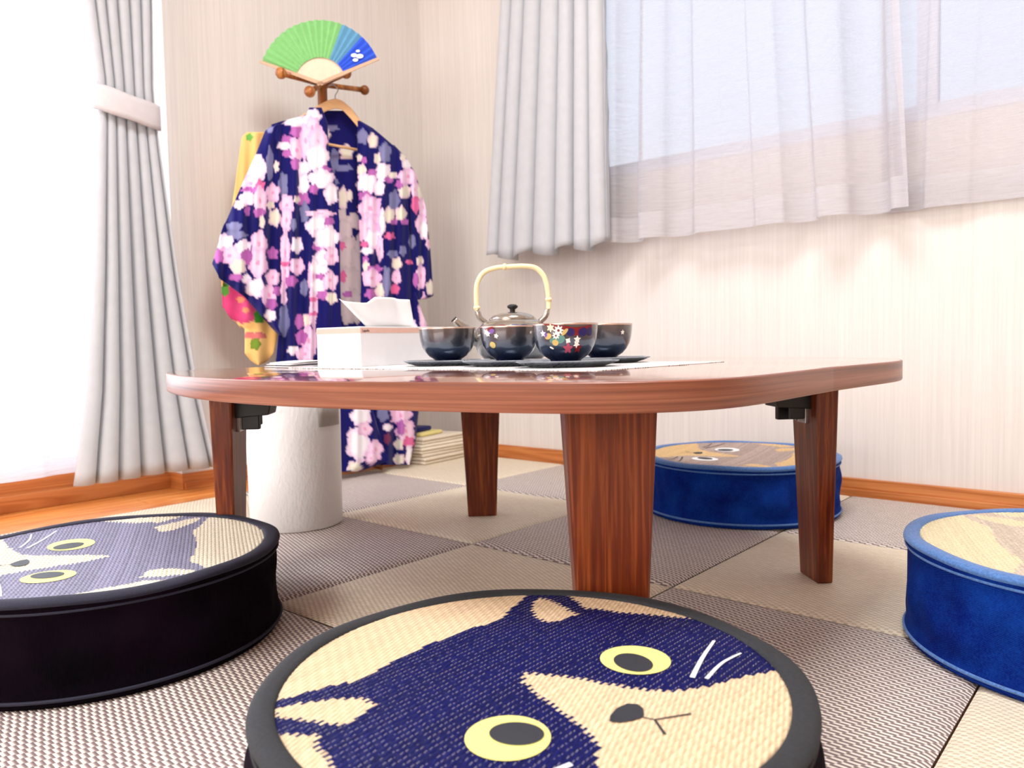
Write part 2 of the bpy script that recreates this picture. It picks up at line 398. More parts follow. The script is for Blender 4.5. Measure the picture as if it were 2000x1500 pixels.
def ringmesh(name, rings, mat, parent, cap0=False, cap1=False):
    V = []; Fc = []; n = len(rings[0][0])
    for P, z in rings:
        for p in P: V.append((p[0], p[1], z))
    for i in range(len(rings) - 1):
        for k in range(n): Fc.append((i * n + k, i * n + (k + 1) % n, (i + 1) * n + (k + 1) % n, (i + 1) * n + k))
    if cap0: Fc.append(tuple(range(n))[::-1])
    if cap1: Fc.append(tuple(range((len(rings) - 1) * n, len(rings) * n)))
    o = mesh(name, V, Fc, mat, parent)
    try: o.data.set_sharp_from_angle(angle=math.radians(40))
    except Exception: pass
    return o
O0 = table_outline(0); O1 = table_outline(-.0012); O2 = table_outline(-.0022)
ringmesh('tabletop', [(O2, TZ - TT), (O2, TZ - .0003), (table_outline(-.004), TZ)], TOPWOOD, tb, True, True)
ringmesh('edge_band', [(O2, TZ - TT - .0), (O1, TZ - TT + .0), (O0, TZ - TT + .0015), (O0, TZ - .0012), (O1, TZ - .0002), (O2, TZ + .0)], EDGEWOOD, tb)
LEGS = {'front': (-.452, .672, 1, -1), 'right': (-.452, 1.275, 1, 1), 'back': (-1.222, 1.290, -1, 1), 'left': (-1.222, .668, -1, -1)}
for k, (lx, ly, ox, oy) in LEGS.items():
    od = Vector((ox, oy, 0)).normalized(); wd = Vector((-od.y, od.x, 0)); V = []
    c = Vector((lx - TC[0], ly - TC[1], 0)); bm = bmesh.new(); rows = []
    for z, w, t in ((0.0, .066, .026), (.10, .0745, .029), (.22, .0865, .033), (TZ - TT, .098, .037)):
        rows.append([bm.verts.new(c + wd * sx * w / 2 + od * (sy * t / 2 + (.034 - t) * .3) + Vector((0, 0, z))) for sx, sy in ((-1, -1), (1, -1), (1, 1), (-1, 1))])
    for i in range(3):
        for q in range(4): bm.faces.new((rows[i][q], rows[i][(q + 1) % 4], rows[i + 1][(q + 1) % 4], rows[i + 1][q]))
    bm.faces.new(rows[0][::-1]); bm.faces.new(rows[3])
    bmesh.ops.recalc_face_normals(bm, faces=bm.faces)
    es = [e for e in bm.edges if abs(e.verts[0].co.z - e.verts[1].co.z) > .05 or (e.verts[0].co.z < .001 and e.verts[1].co.z < .001)]
    bmesh.ops.bevel(bm, geom=es, offset=.003, segments=2, affect='EDGES', profile=.5)
    leg = bobj('leg', bm, LEGWOOD, tb)
    # folding bracket against the inner face
    zt = TZ - TT; R3 = Matrix.Translation(c - od * .017) @ Matrix(((-od.x, wd.x, 0, 0), (-od.y, wd.y, 0, 0), (0, 0, 1, 0), (0, 0, 0, 1)))
    bm = bmesh.new()
    prof = [(0, zt), (.066, zt), (.064, zt - .010), (.056, zt - .046), (.0, zt - .050)]
    L = [[bm.verts.new(R3 @ Vector((x, s * .026, z))) for x, z in prof] for s in (-1, 1)]
    for q in range(5): bm.faces.new((L[0][q], L[0][(q + 1) % 5], L[1][(q + 1) % 5], L[1][q]))
    bm.faces.new(L[0][::-1]); bm.faces.new(L[1]); bmesh.ops.recalc_face_normals(bm, faces=bm.faces)
    bmesh.ops.bevel(bm, geom=list(bm.edges), offset=.0015, segments=1, affect='EDGES')
    br = bobj('folding_bracket', bm, BLACKPL, tb)
    bm = bmesh.new()
    box(bm, 0, .006, -.016, .016, zt - .074, zt - .046, .001, R3)
    for yy in (-.012, -.002, .008): box(bm, .002, .016, yy, yy + .0035, zt - .070, zt - .046, .0008, R3)
    bobj('catch', bm, STEEL, br)
    bm = bmesh.new(); box(bm, .010, .040, .012, .024, zt - .070, zt - .044, .002, R3); box(bm, .010, .034, -.024, -.014, zt - .066, zt - .044, .002, R3)
    bobj('release_lever', bm, BLACKPL, br)

# ------------------------------------------------------------------ cat cushions
HEAD = np.array([(-.505, -.2), (-.505, 0), (-.50, .12), (-.49, .25), (-.467, .33), (-.47, .416), (-.517, .497), (-.56, .64), (-.60, .74), (-.64, .86), (-.5, .9), (-.40, .83), (-.31, .775), (-.25, .735), (-.20, .775), (-.099, .793), (.071, .88), (.221, .95), (.4, 1.1), (.8, 1.0), (.72, .69), (.628, .51), (.566, .35), (.491, .229), (.41, .181), (.245, .122), (.126, .088), (.034, .042), (-.02, 0), (-.05, -.2)])
EAR = np.array([(-.505, .665), (-.522, .73), (-.466, .74), (-.355, .70), (-.232, .645), (-.243, .55), (-.265, .487), (-.342, .492), (-.431, .57)])
def inpoly(x, y, P):
    r = np.zeros(x.shape, bool); n = len(P)
    for i in range(n):
        x1, y1 = P[i]; x2, y2 = P[(i + 1) % n]
        if y1 == y2: continue
        r ^= ((y1 > y) != (y2 > y)) & (x < (x2 - x1) * (y - y1) / (y2 - y1) + x1)
    return r
def cushion(label, cx, cy, R, h, rot, cell, cream, dark, side, bind, eyecol, whisk, inner=.918, axis=0.0, seed=0, ss=.004, dome=.003, bulge=0):
    r_ = np.random.default_rng(seed)
    t = tag(empty('cat_cushion', (cx, cy, 0), rot), label, 'floor cushion', 'round cat face floor cushions'); t['group'] = 'round cat face floor cushions'
    # side wall
    n = 160; prof = [(.955, .0), (.985, .001), (1.003, .006), (1.000, .013), (.988, .020)]
    for k in range(1, 13): prof.append((.988 + .012 * math.sin(PI * k / 13), .02 + (h - .042) * k / 13))
    prof += [(.985, h - .020), (.992, h - .015), (1.0, h - .010), (1.0, h - .004)]
    V = []; Fc = []
    ph = r_.uniform(0, 6.28, 8)
    for pr, z in prof:
        mid = math.sin(PI * min(max((z - .015) / (h - .035), 0), 1))
        for k in range(n):
            a = 2 * PI * k / n
            d = mid * (ss * math.sin(5 * a + ph[0] + 60 * z) * math.sin(3 * a + ph[1]) + ss * .7 * math.sin(11 * a + ph[2] - 45 * z) + ss * .4 * math.sin(23 * a + ph[3] + 30 * z)) * .8
            q = R * pr + d - (mid * .002) + bulge * mid ** .5; V.append((q * math.cos(a), q * math.sin(a), z))
    for i in range(len(prof) - 1):
        for k in range(n): Fc.append((i * n + k, i * n + (k + 1) % n, (i + 1) * n + (k + 1) % n, (i + 1) * n + k))
    Fc.append(tuple(range(n))[::-1])
    mesh('side_fabric', V, Fc, side, t)
    # binding ring with a soft rolled edge
    P = [(1.0, h - .006), (1.012, h - .003), (1.008, h + .0), (.99, h + .002), (.965, h + .0028), (.94, h + .0024), (inner + .006, h + .0018), (inner, h + .0002), (inner - .004, h - .003)]
    V, Fc = lathe_data([(p * R, z) for p, z in P], 160)
    V = [(x * (1 + .0015 * math.sin(9 * math.atan2(y, x) + ph[4])), y * (1 + .0015 * math.sin(9 * math.atan2(y, x) + ph[4])), z + .0008 * math.sin(7 * math.atan2(y, x) + ph[5])) for x, y, z in V]
    mesh('rim_binding', V, Fc, bind, t)
    # stitched seam cords
    for zz, rr, sr in ((h - .012, .996, .0018), (.0105, 1.004, .0022)):
        cc = [(R * rr * math.cos(2 * PI * k / 120), R * rr * math.sin(2 * PI * k / 120), zz) for k in range(121)]
        tube('seam_piping', cc, sr, bind, t, 6)
    # woven top
    N = int(2 * R * inner / cell); g = np.linspace(-inner, inner, N + 1); XX, YY = np.meshgrid(g, g, indexing='ij')
    def zt(x, y): return h + .0002 + dome * (1 - np.minimum((x * x + y * y) / inner ** 2, 1)) ** .8
    xc = (g[:-1] + g[1:]) / 2; CX, CY = np.meshgrid(xc, xc, indexing='ij')
    keep = (CX ** 2 + CY ** 2) < (inner + .012) ** 2
    idx = -np.ones(XX.shape, int); used = np.zeros(XX.shape, bool)
    for dx in (0, 1):
        for dy in (0, 1): used[dx:N + dx, dy:N + dy] |= keep
    idx[used] = np.arange(used.sum())
    Vx = np.stack([XX[used] * R, YY[used] * R, zt(XX[used], YY[used])], 1)
    rad = np.sqrt(XX[used] ** 2 + YY[used] ** 2); out = rad > inner; Vx[out, 2] -= .002 + (rad[out] - inner) * .05
    ii, jj = np.nonzero(keep)
    Fa = np.stack([idx[ii, jj], idx[ii + 1, jj], idx[ii + 1, jj + 1], idx[ii, jj + 1]], 1)
    me = bpy.data.meshes.new('woven_top'); me.vertices.add(len(Vx)); me.vertices.foreach_set('co', Vx.ravel())
    me.loops.add(len(Fa) * 4); me.loops.foreach_set('vertex_index', Fa.ravel()); me.polygons.add(len(Fa))
    me.polygons.foreach_set('loop_start', np.arange(0, len(Fa) * 4, 4)); me.polygons.foreach_set('loop_total', np.full(len(Fa), 4)); me.update(calc_edges=True)
    # zigzag boundary following the ribs (they run along local y)
    ribi = np.floor(CX * R / .0053).astype(int); hi = np.floor(CX * R / .00265).astype(int)
    jit = np.where(hi % 2 == 0, .010, -.010) + (np.sin(ribi * 12.9898) * 43758.5453 % 1 - .5) * .012
    qx = (hi + .5) * .00265 / R; qy = np.abs(CY - axis + jit)
    dk = (inpoly(qx, qy, HEAD) | ((qy < .02) & (qx > -.505) & (qx < -.03))) & ~inpoly(qx, qy, EAR)
    dk = dk[ii, jj]; cr = np.array(s2l([v / 255 for v in cream])); dc = np.array(s2l([v / 255 for v in dark]))
    nz = r_.normal(0, 1, (N, N)); nz = nz[ii, jj][:, None]; streak = (np.sin(ribi * 78.233) * 43758.5453 % 1)[ii, jj][:, None]
    col = np.where(dk[:, None], dc * (1 + .22 * (streak - .5) + .08 * nz), cr * (1 + .10 * (streak - .5) + .02 * nz)).clip(0, 1)
    ca = me.color_attributes.new('print', 'FLOAT_COLOR', 'CORNER'); cc = np.repeat(np.concatenate([col, np.ones((len(col), 1))], 1), 4, 0); ca.data.foreach_set('color', cc.ravel())
    me.materials.append(WOVEN); me.polygons.foreach_set('use_smooth', [True] * len(me.polygons))
    wt = bpy.data.objects.new('woven_top', me); C.objects.link(wt); wt.parent = t
    # flat ink prints draped on the weave
    def disc(name, cxy, ax, ay, ang, mat, lift, nn=40):
        V = [(cxy[0], cxy[1])]; F_ = []
        for q in (.5, 1):
            for k in range(nn):
                a = 2 * PI * k / nn; u, v = ax * q * math.cos(a), ay * q * math.sin(a); V.append((cxy[0] + u * math.cos(ang) - v * math.sin(ang), cxy[1] + u * math.sin(ang) + v * math.cos(ang)))
        for k in range(nn): F_.append((0, 1 + k, 1 + (k + 1) % nn)); F_.append((1 + k, 1 + nn + k, 1 + nn + (k + 1) % nn, 1 + (k + 1) % nn))
        V = [(x * R, y * R, float(zt(np.array(x), np.array(y))) + lift) for x, y in V]; return mesh(name, V, F_, mat, t)
    def stroke(name, pts, w0, w1, mat, lift=.0007):
        P = bez([(x, y, 0) for x, y in pts], 6); V = []; F_ = []
        for i, p in enumerate(P):
            d = (P[min(i + 1, len(P) - 1)] - P[max(i - 1, 0)]).normalized(); w = (w0 + (w1 - w0) * i / (len(P) - 1)) / R / 2
            for s in (-1, 1):
                x, y = p.x - d.y * w * s, p.y + d.x * w * s; V.append((x * R, y * R, float(zt(np.array(x), np.array(y))) + lift))
        for i in range(len(P) - 1): F_.append((2 * i, 2 * i + 1, 2 * i + 3, 2 * i + 2))
        return mesh(name, V, F_, mat, t)
    for s in (-1, 1):
        e = disc('eye', (.246, axis + s * .373), .135, .135, 0, eyecol, .0007); e['label'] = 'round printed cat eye'
        pz = disc('pupil', (.256, axis + s * .342), .088, .070, s * -.5, INK_DARK, .0011)
        m = pz.matrix_basis.copy(); pz.parent = e
    nose = [(.439, -.094), (.419, -.058), (.409, -.004), (.418, .045), (.447, .064), (.477, .051), (.505, .011), (.505, -.015), (.493, -.042), (.471, -.077)]
    ncx = sum(a for a, b in nose) / 10; ncy = sum(b for a, b in nose) / 10
    mesh('nose', [(x * R, (y + axis) * R, float(zt(np.array(x), np.array(y))) + .0008) for x, y in [(ncx, ncy)] + nose], [(0, 1 + k, 1 + (k + 1) % 10) for k in range(10)], INK_DARK, t)
    stroke('mouth', [(.505, axis - .002), (.545, axis + .01)], .0011, .0011, INK_DARK); stroke('mouth', [(.545, axis + .01), (.617, axis + .122)], .0012, .0016, INK_DARK); stroke('mouth', [(.545, axis + .01), (.617, axis - .05)], .0016, .0022, INK_DARK)
    for s in (-1, 1):
        stroke('whisker', [(.39, axis + s * .748), (.435, axis + s * .557), (.49, axis + s * .369)], .0024, .0040, whisk)
        stroke('whisker', [(.528, axis + s * .698), (.515, axis + s * .559), (.534, axis + s * .394)], .0020, .0032, whisk)
    return t
cushion('round black cushion with a navy cat face, nearest the camera', -.377, .449, .208, .141, 0, .00135, (232, 206, 170), (8, 14, 84), BLACKLINEN, BIND_CH, INK_EYE, INK_WHITE, axis=-.04, seed=1, bulge=.010)
cushion('round black cushion with a lavender grey cat face, left of the table', -1.132, .428, .230, .122, math.radians(-117.7), .0024, (240, 230, 206), (134, 134, 162), BLACKLINEN, BIND_NV, INK_EYE, INK_WHITE, seed=2, dome=-.009)
cushion('blue denim cushion with a grey brown cat face, behind the table by the right wall', -.780, 1.706, .221, .129, math.radians(188), .0030, (236, 200, 144), (188, 168, 160), DENIM, DENIM_L, INK_WHITE, INK_DARK, seed=3, ss=.006, dome=-.007)
cushion('blue denim cushion with a pale woven top, cut by the right edge of the picture', -.069, 1.175, .2145, .134, math.radians(20), .0024, (244, 230, 192), (222, 206, 188), DENIM, DENIM_L, INK_WHITE, INK_DARK, seed=4, dome=-.004)

# ------------------------------------------------------------------ white waste bin under the table
BINM = Mat('embossed_white_bin', .45, spec=.4); BINM.color(rgb(246, 245, 244)); BINM.bump(BINM.noise(120, 3, .6, stretch=(1, 1, .55)), .65, .0028); BINM = BINM.m
t = tag(empty('waste_bin', (-1.515, .985, 0)), 'white embossed round waste bin standing under the table', 'waste bin')
lathe('bin_body', [(.001, .0), (.097, .0), (.1015, .003), (.103, .15), (.105, .300), (.1055, .304), (.1035, .305), (.102, .300), (.099, .01), (.001, .008)], BINM, t, 72)
a0 = math.atan2(CR[1], CR[0])
V = []; Fc = []
for i in range(7):
    a = a0 - .78 + .66 * i / 6
    for z in (.226, .300): V.append((.1058 * math.cos(a), .1058 * math.sin(a), z))
for i in range(6): Fc.append((2 * i, 2 * i + 2, 2 * i + 3, 2 * i + 1))
o = mesh('grey_tab', V, Fc, plain('grey_tab', rgb(186, 180, 174), .7, nscale=60, var=.05), t); solid(o, .001, 1); o['label'] = 'small grey tab on the bin rim'

# ------------------------------------------------------------------ printed paper mat and booklet
PRINTED = Mat('printed_mat', .35, spec=.5)
_x, _y, _z = PRINTED.xyz('Object'); _r = PRINTED.noise(1, 2, .7, stretch=(420, 150, 1)); _l = (_y * 160).fract()
_f = _r.gt(.50) * _l.lt(.42) * PRINTED.noise(14, 1).gt(.40)
PRINTED.color(PRINTED.mix(_f * .75, rgb(242, 240, 238), rgb(40, 42, 50))); PRINTED = PRINTED.m
t = tag(boxo('place_mat', (-.335, -.175, 0), (.335, .175, .0012), PRINTED, None, .0004), 'white printed paper mat lying under the tea set', 'place mat'); t.location = (-.875, .955, TZ)
t = tag(empty('folded_booklet', (-1.283, .880, TZ + .0002), math.radians(82)), 'folded black and white booklet lying left of the tissue box', 'booklet')
V = []; Fc = []
for k, (zz, sh) in enumerate(((0.0003, 0), (.0035, .004), (.0060, .010))):
    n = 12; o0 = len(V)
    for i in range(n + 1):
        u = i / n; bow = .0022 * math.sin(PI * u) * k + .0012 * math.sin(3 * u + k)
        for v in (0, 1): V.append((-.075 + .150 * u + sh, -.05 + .10 * v, zz + max(bow, 0)))
    for i in range(n): Fc.append((o0 + 2 * i, o0 + 2 * i + 2, o0 + 2 * i + 3, o0 + 2 * i + 1))
o = mesh('page', V, Fc, WHITEPAPER, t); solid(o, .0010, 1)
V = []; Fc = []
for i in range(13):
    u = i / 12
    for v in (0, 1): V.append((-.02 + .095 * u, -.051 + .102 * v, .0048 + .0032 * math.sin(PI * u)))
for i in range(12): Fc.append((2 * i, 2 * i + 2, 2 * i + 3, 2 * i + 1))
o = mesh('dark_page', V, Fc, plain('black_paper', rgb(22, 22, 26), .5, nscale=60), t); solid(o, .0010, 1)

# ------------------------------------------------------------------ tissue box
MZ = TZ + .0013
ang = math.atan2(CR[1], CR[0]) + math.radians(54)
t = tag(empty('tissue_box', (-1.075, .838, MZ), ang), 'white tissue box with a pale pink stripe and a tissue sticking out', 'tissue box')
CARD = plain('white_card', rgb(228, 225, 227), .45, nscale=60, var=.015); PINK = plain('pale_pink_print', rgb(222, 180, 164), .5, nscale=80, var=.04)
L_, W_, H_ = .222, .115, .070
boxo('carton', (0, 0, 0), (L_, W_, H_), CARD, t, .0009)
o = boxo('stripe', (-.0003, -.0003, H_ - .0115), (L_ + .0003, W_ + .0003, H_ - .0025), PINK, t); o['label'] = 'pale pink stripe round the carton top'
boxo('end_flap', (-.0008, .0015, .0265), (.0, W_ - .0015, H_ - .013), CARD, t, .0002)
boxo('end_flap', (-.0005, .0015, .0015), (.0, W_ - .0015, .0255), CARD, t, .0002)
fc = bpy.data.curves.new('box_lettering', 'FONT'); fc.body = 'Lapulis'; fc.size = .0062; fc.extrude = .0001
o = bpy.data.objects.new('box_lettering', fc); C.objects.link(o); o.parent = t; o.location = (.004, -.0006, H_ - .0093); o.rotation_euler = (PI / 2, 0, 0)
fc.materials.append(INK_DARK); bpy.context.view_layer.update()
_me = bpy.data.meshes.new_from_object(o.evaluated_get(bpy.context.evaluated_depsgraph_get())); _n = bpy.data.objects.new('box_lettering', _me); C.objects.link(_n)
_n.parent = t; _n.location = o.location; _n.rotation_euler = o.rotation_euler; bpy.data.objects.remove(o); _n.name = 'box_lettering'
# slot and tissue
bm = bmesh.new(); box(bm, .035, L_ - .035, W_ / 2 - .008, W_ / 2 + .008, H_ - .0001, H_ + .0003); bobj('slot', bm, BLACKPL, t)
V = []; Fc = []; nu, nv = 26, 12
def tis(u, v):
    x = .070 + .128 * u; s = u
    top = .016 + .040 * min(1, (u / .42)) ** 1.1 if u < .42 else .056 - .002 * (u - .42)
    z = H_ + v * top
    x2 = x - v * (1 - u) * .062 - v * u * .012 - v * .004
    if u < .30: z += v * (.30 - u) * .115
    y = W_ / 2 + .010 * math.sin(7 * u + 1) * v + .004 * math.sin(17 * u) * v - .010 * v
    return (x2, y, z)
for i in range(nu + 1):
    for j in range(nv + 1): V.append(tis(i / nu, j / nv))
for i in range(nu):
    for j in range(nv): Fc.append((i * (nv + 1) + j, (i + 1) * (nv + 1) + j, (i + 1) * (nv + 1) + j + 1, i * (nv + 1) + j + 1))
o = mesh('tissue', V, Fc, TISSUE, t); solid(o, .0006)

# ------------------------------------------------------------------ tea set
def glaze(name, h, c0, c1, c2, rough=.22, metal=.55):
    m = Mat(name, rough, metal, .6); x, y, z = m.xyz('Object'); n = m.noise(26, 3)
    v = z / h + (n - .5) * .35
    a = m.mix(v.ramp(.10, .42), c0, c1); m.color(m.mix(v.ramp(.45, .85), a, c2)); m.bump(m.noise(90, 2), .06, .0008)
    m.b.inputs['Coat Weight'].default_value = .8; m.b.inputs['Coat Roughness'].default_value = .06; return m.m
GB = glaze('blue_black_lustre_glaze', .057, rgb(6, 16, 66), rgb(50, 64, 86), rgb(92, 86, 86))
GP = glaze('pewter_lustre_glaze', .09, rgb(60, 70, 84), rgb(120, 122, 124), rgb(168, 160, 150), .16, .8)
GS = glaze('saucer_glaze', .0115, rgb(14, 24, 46), rgb(44, 56, 74), rgb(150, 156, 164), .25, .4)  # pale top tone paints a highlight along the saucer rim into the colour
RIMG = plain('pale_gold_rim', rgb(206, 176, 160), .25, .8, nscale=60, var=.1)
def paint(name, c, metal=0): return plain(name, c, .35, metal, nscale=300, var=.08)
PW = paint('white_enamel', rgb(244, 236, 226)); PR = paint('red_enamel', rgb(120, 12, 16)); PN = paint('navy_enamel', rgb(24, 22, 92)); PG = paint('gold_enamel', rgb(206, 180, 110), .3)
PT = paint('teal_enamel', rgb(90, 140, 130)); PP = paint('pink_enamel', rgb(180, 70, 96)); PV = paint('violet_enamel', rgb(120, 84, 160)); PC = paint('cream_enamel', rgb(232, 214, 190))
def rz(prof, z):            # radius of a wall profile at height z
    for (r0, z0), (r1, z1) in zip(prof, prof[1:]):
        if z0 <= z <= z1: return r0 + (r1 - r0) * (z - z0) / max(z1 - z0, 1e-6)
    return prof[-1][0]
VIEW = math.atan2(-.7535, .6553)     # bearing from the table towards the camera
def decal(name, poly, prof, mat, parent, lift=.0004, R0=None):
    # poly: (across, up) in metres on the wall facing the camera; fan from its centre with inner ring
    fine = []
    for i_ in range(len(poly)):
        a_, b_ = poly[i_], poly[(i_ + 1) % len(poly)]; m_ = max(1, int(math.hypot(a_[0] - b_[0], a_[1] - b_[1]) / .002))
        fine += [(a_[0] + (b_[0] - a_[0]) * q_ / m_, a_[1] + (b_[1] - a_[1]) * q_ / m_) for q_ in range(m_)]
    poly = fine; lift += .00035
    cx = sum(p[0] for p in poly) / len(poly); cz = sum(p[1] for p in poly) / len(poly); n = len(poly); V = []; Fc = []
    def P(a, z): r = rz(prof, z) + lift; th = VIEW + a / (R0 or .047); return (r * math.cos(th), r * math.sin(th), z)
    V.append(P(cx, cz))
    QS = (.12, .25, .4, .55, .7, .85, 1.0)
    for q in QS:
        for a, z in poly: V.append(P(cx + (a - cx) * q, cz + (z - cz) * q))
    for k in range(n): Fc.append((0, 1 + k, 1 + (k + 1) % n))
    for q in range(len(QS) - 1):
        for k in range(n): Fc.append((1 + q * n + k, 1 + (q + 1) * n + k, 1 + (q + 1) * n + (k + 1) % n, 1 + q * n + (k + 1) % n))
    return mesh(name, V, Fc, mat, parent)
def star(cx, cz, r, n=5, inner=.5, rot=0): return [(cx + (r if k % 2 == 0 else r * inner) * math.sin(rot + PI * k / n), cz + (r if k % 2 == 0 else r * inner) * math.cos(rot + PI * k / n)) for k in range(2 * n)]
def flower(cx, cz, r, n=8): return [(cx + r * (.78 + .22 * math.cos(n * a)) * math.sin(a), cz + r * (.78 + .22 * math.cos(n * a)) * math.cos(a)) for a in [2 * PI * k / 40 for k in range(40)]]
def oval(cx, cz, a, b, rot=0, n=16): return [(cx + a * math.cos(w) * math.cos(rot) - b * math.sin(w) * math.sin(rot), cz + a * math.cos(w) * math.sin(rot) + b * math.sin(w) * math.cos(rot)) for w in [2 * PI * k / n for k in range(n)]]
SAUZ = .0062
def bowl(px, Z, R, h, label, prints=()):
    p = at(px, 702, Z); p[2] = MZ + SAUZ
    t = tag(empty('tea_bowl', p), label, 'tea bowl', 'glazed tea bowls on saucers')
    wall = [(.46, 0), (.47, .06), (.50, .085), (.66, .17), (.80, .30), (.90, .45), (.955, .62), (.985, .80), (1.0, .96)]
    out = [(r * R, z * h) for r, z in wall]
    prof = [(.001, .003), (.38 * R, .003), (.42 * R, 0)] + out
    lathe('bowl_body', prof + [(R * 1.0, h * .97)], GB, t, 64)
    lathe('bowl_inside', [(R * .955, h * .975), (.93 * R, .80 * h), (.84 * R, .45 * h), (.70 * R, .26 * h), (.4 * R, .15 * h), (.001, .14 * h)], GB, t, 64)
    o = lathe('rim', [(R * 1.0, h * .955), (R * 1.006, h * .985), (R * .99, h), (R * .965, h * .995), (R * .95, h * .97)], RIMG, t, 64); o['label'] = 'thin pale rim line'
    for nm, poly, m, lf in prints: decal(nm, poly, out, m, t, lf, R)
    return t, p
def saucer(p, label, rot):
    t = tag(empty('saucer', (p[0], p[1], MZ), rot), label, 'saucer', 'dark angular saucers under the tea bowls')
    n = 8; rings = []
    for s, z in ((.60, 0), (.68, .0), (.86, .0042), (1.0, .0085), (.985, .0098), (.84, .0060), (.66, SAUZ - .0006), (.30, SAUZ - .0006)):
        rings.append([( .0795 * s * math.cos(2 * PI * (k + .5) / n) * 1.0, .060 * s * math.sin(2 * PI * (k + .5) / n) * .99, z) for k in range(n)])
    V = [v for r in rings for v in r]; Fc = []
    for i in range(len(rings) - 1):
        for k in range(n): Fc.append((i * n + k, i * n + (k + 1) % n, (i + 1) * n + (k + 1) % n, (i + 1) * n + k))
    Fc.append(tuple(range(n))[::-1]); Fc.append(tuple(range((len(rings) - 1) * n, len(rings) * n)))
    o = mesh('saucer_body', V, Fc, GS, t, False)
    m = o.modifiers.new('b', 'BEVEL'); m.width = .0012; m.segments = 2
    return t
RA = math.atan2(CR[1], CR[0])
b1, p1 = bowl(875, 1.30, .0478, .0575, 'plain dark tea bowl beside the tissue box, leftmost bowl')
s = [('flower_print', star(-.036, .044, .0052), PW, .0006), ('flower_print', star(-.040, .0465, .006, 5, .5, .5), PC, .0005), ('petal_print', oval(-.029, .0475, .006, .0035, .3), PV, .0004),
     ('petal_print', oval(-.034, .0508, .010, .0028, .25), PR, .0003), ('flower_print', star(-.021, .0405, .0042, 5, .6, .3), PW, .0005), ('leaf_print', oval(-.030, .027, .006, .005), PG, .0004), ('flower_print', star(.036, .0450, .003), PW, .0005)]
b2, p2 = bowl(996, 1.205, .0460, .0560, 'dark tea bowl before the teapot with small flowers at its left edge', s)
band = [(-.040, .0560), (-.030, .0515), (-.020, .0495), (-.008, .0455), (.004, .0395), (.018, .0385), (.030, .0400), (.038, .0450), (.040, .0540), (.030, .0548), (.015, .0508), (.000, .0500), (-.010, .0520), (-.022, .0552), (-.034, .0572)]
s = [('band_print', [(-.037, .0550), (-.026, .0500), (-.012, .0450), (.002, .0400), (.004, .0500), (-.008, .0518), (-.022, .0545)], PR, .0002), ('band_print', [(.000, .0500), (.000, .0400), (.012, .0375), (.030, .0400), (.040, .0460), (.038, .0530), (.024, .0500), (.012, .0490)], PR, .0002),
     ('petal_print', oval(.004, .0425, .006, .0055), PN, .0004), ('petal_print', oval(.0225, .0425, .0075, .006, .3), PN, .0004), ('petal_print', oval(.0345, .0430, .0048, .0062, .2), PN, .0004),
     ('flower_print', flower(-.0125, .0455, .0072), PW, .0006), ('flower_centre', oval(-.0125, .0452, .0018, .0018), PR, .0009), ('flower_print', flower(-.0165, .0385, .0058), PW, .0007), ('flower_centre', oval(-.0165, .0382, .0014, .0014), PR, .0010), ('flower_print', flower(-.0240, .0490, .0060, 6), PC, .0005),
     ('leaf_print', oval(-.004, .0430, .0062, .0026, .8), PG, .0005), ('leaf_print', oval(-.0290, .0375, .0060, .0042, .3), PG, .0004), ('leaf_print', oval(-.0100, .0330, .0066, .0052, .6), PT, .0003), ('leaf_print', oval(-.0220, .0320, .0060, .0036, .4), PT, .0003), ('leaf_print', oval(-.0185, .0285, .0050, .0042), PG, .0005),
     ('flower_print', star(-.0375, .0415, .0052), PW, .0005), ('petal_print', oval(-.0330, .0395, .0030, .0046), PV, .0004), ('flower_print', star(.0005, .0310, .0045, 4, .6, .6), PW, .0005), ('flower_print', star(.0140, .0325, .0058, 5, .5), PW, .0005), ('flower_print', star(.0135, .0258, .0056, 5, .5, .5), PW, .0005),
     ('flower_print', flower(.0005, .0205, .0078, 5), PP, .0004), ('flower_print', flower(.0170, .0205, .0072, 5), PR, .0004), ('leaf_print', oval(-.026, .0215, .0036, .0015, -.4), PW, .0004)]
b3, p3 = bowl(1105, 1.10, .0465, .0555, 'tea bowl with a red band and white flowers, nearest bowl', s)
b4, p4 = bowl(1179, 1.27, .0475, .0575, 'dark tea bowl with one white star flower, rightmost bowl', [('flower_print', star(.028, .0430, .0045), PW, .0005)])
for p, lb, rr in ((p1, 'dark angular saucer under the leftmost tea bowl', 0), (p2, 'dark angular saucer under the bowl in front of the teapot', -.05), (p3, 'dark angular saucer under the red banded tea bowl', .06), (p4, 'dark angular saucer under the rightmost tea bowl', .0)): saucer(p, lb, RA + rr)

# teapot
p = at(1003, 700, 1.42); p[2] = MZ
t = tag(empty('teapot', p, RA), 'pewter glazed teapot with an arched bamboo handle behind the tea bowls', 'teapot')
pot = [(.040, .0), (.050, .003), (.064, .016), (.0705, .034), (.0710, .048), (.066, .062), (.055, .0730), (.044, .0785)]
lathe('pot_body', [(.001, .002), (.038, .002)] + pot + [(.040, .0780)], GP, t, 64)
lid = lathe('lid', [(.0425, .0782), (.0435, .0800), (.036, .0862), (.024, .0905), (.010, .0928), (.001, .0932)], GP, t, 64)
lathe('lid_knob', [(.004, .092), (.0052, .0950), (.0044, .0968), (.0095, .1005), (.0100, .1035), (.006, .1062), (.001, .1068)], BLACKPL, lid, 32)
sp = bez([(-.056, -.012, .040), (-.074, -.016, .050), (-.092, -.020, .066), (-.106, -.024, .080)], 6)
tube('spout', sp, [.017 - .0105 * i / (len(sp) - 1) for i in range(len(sp))], GP, t, 18)
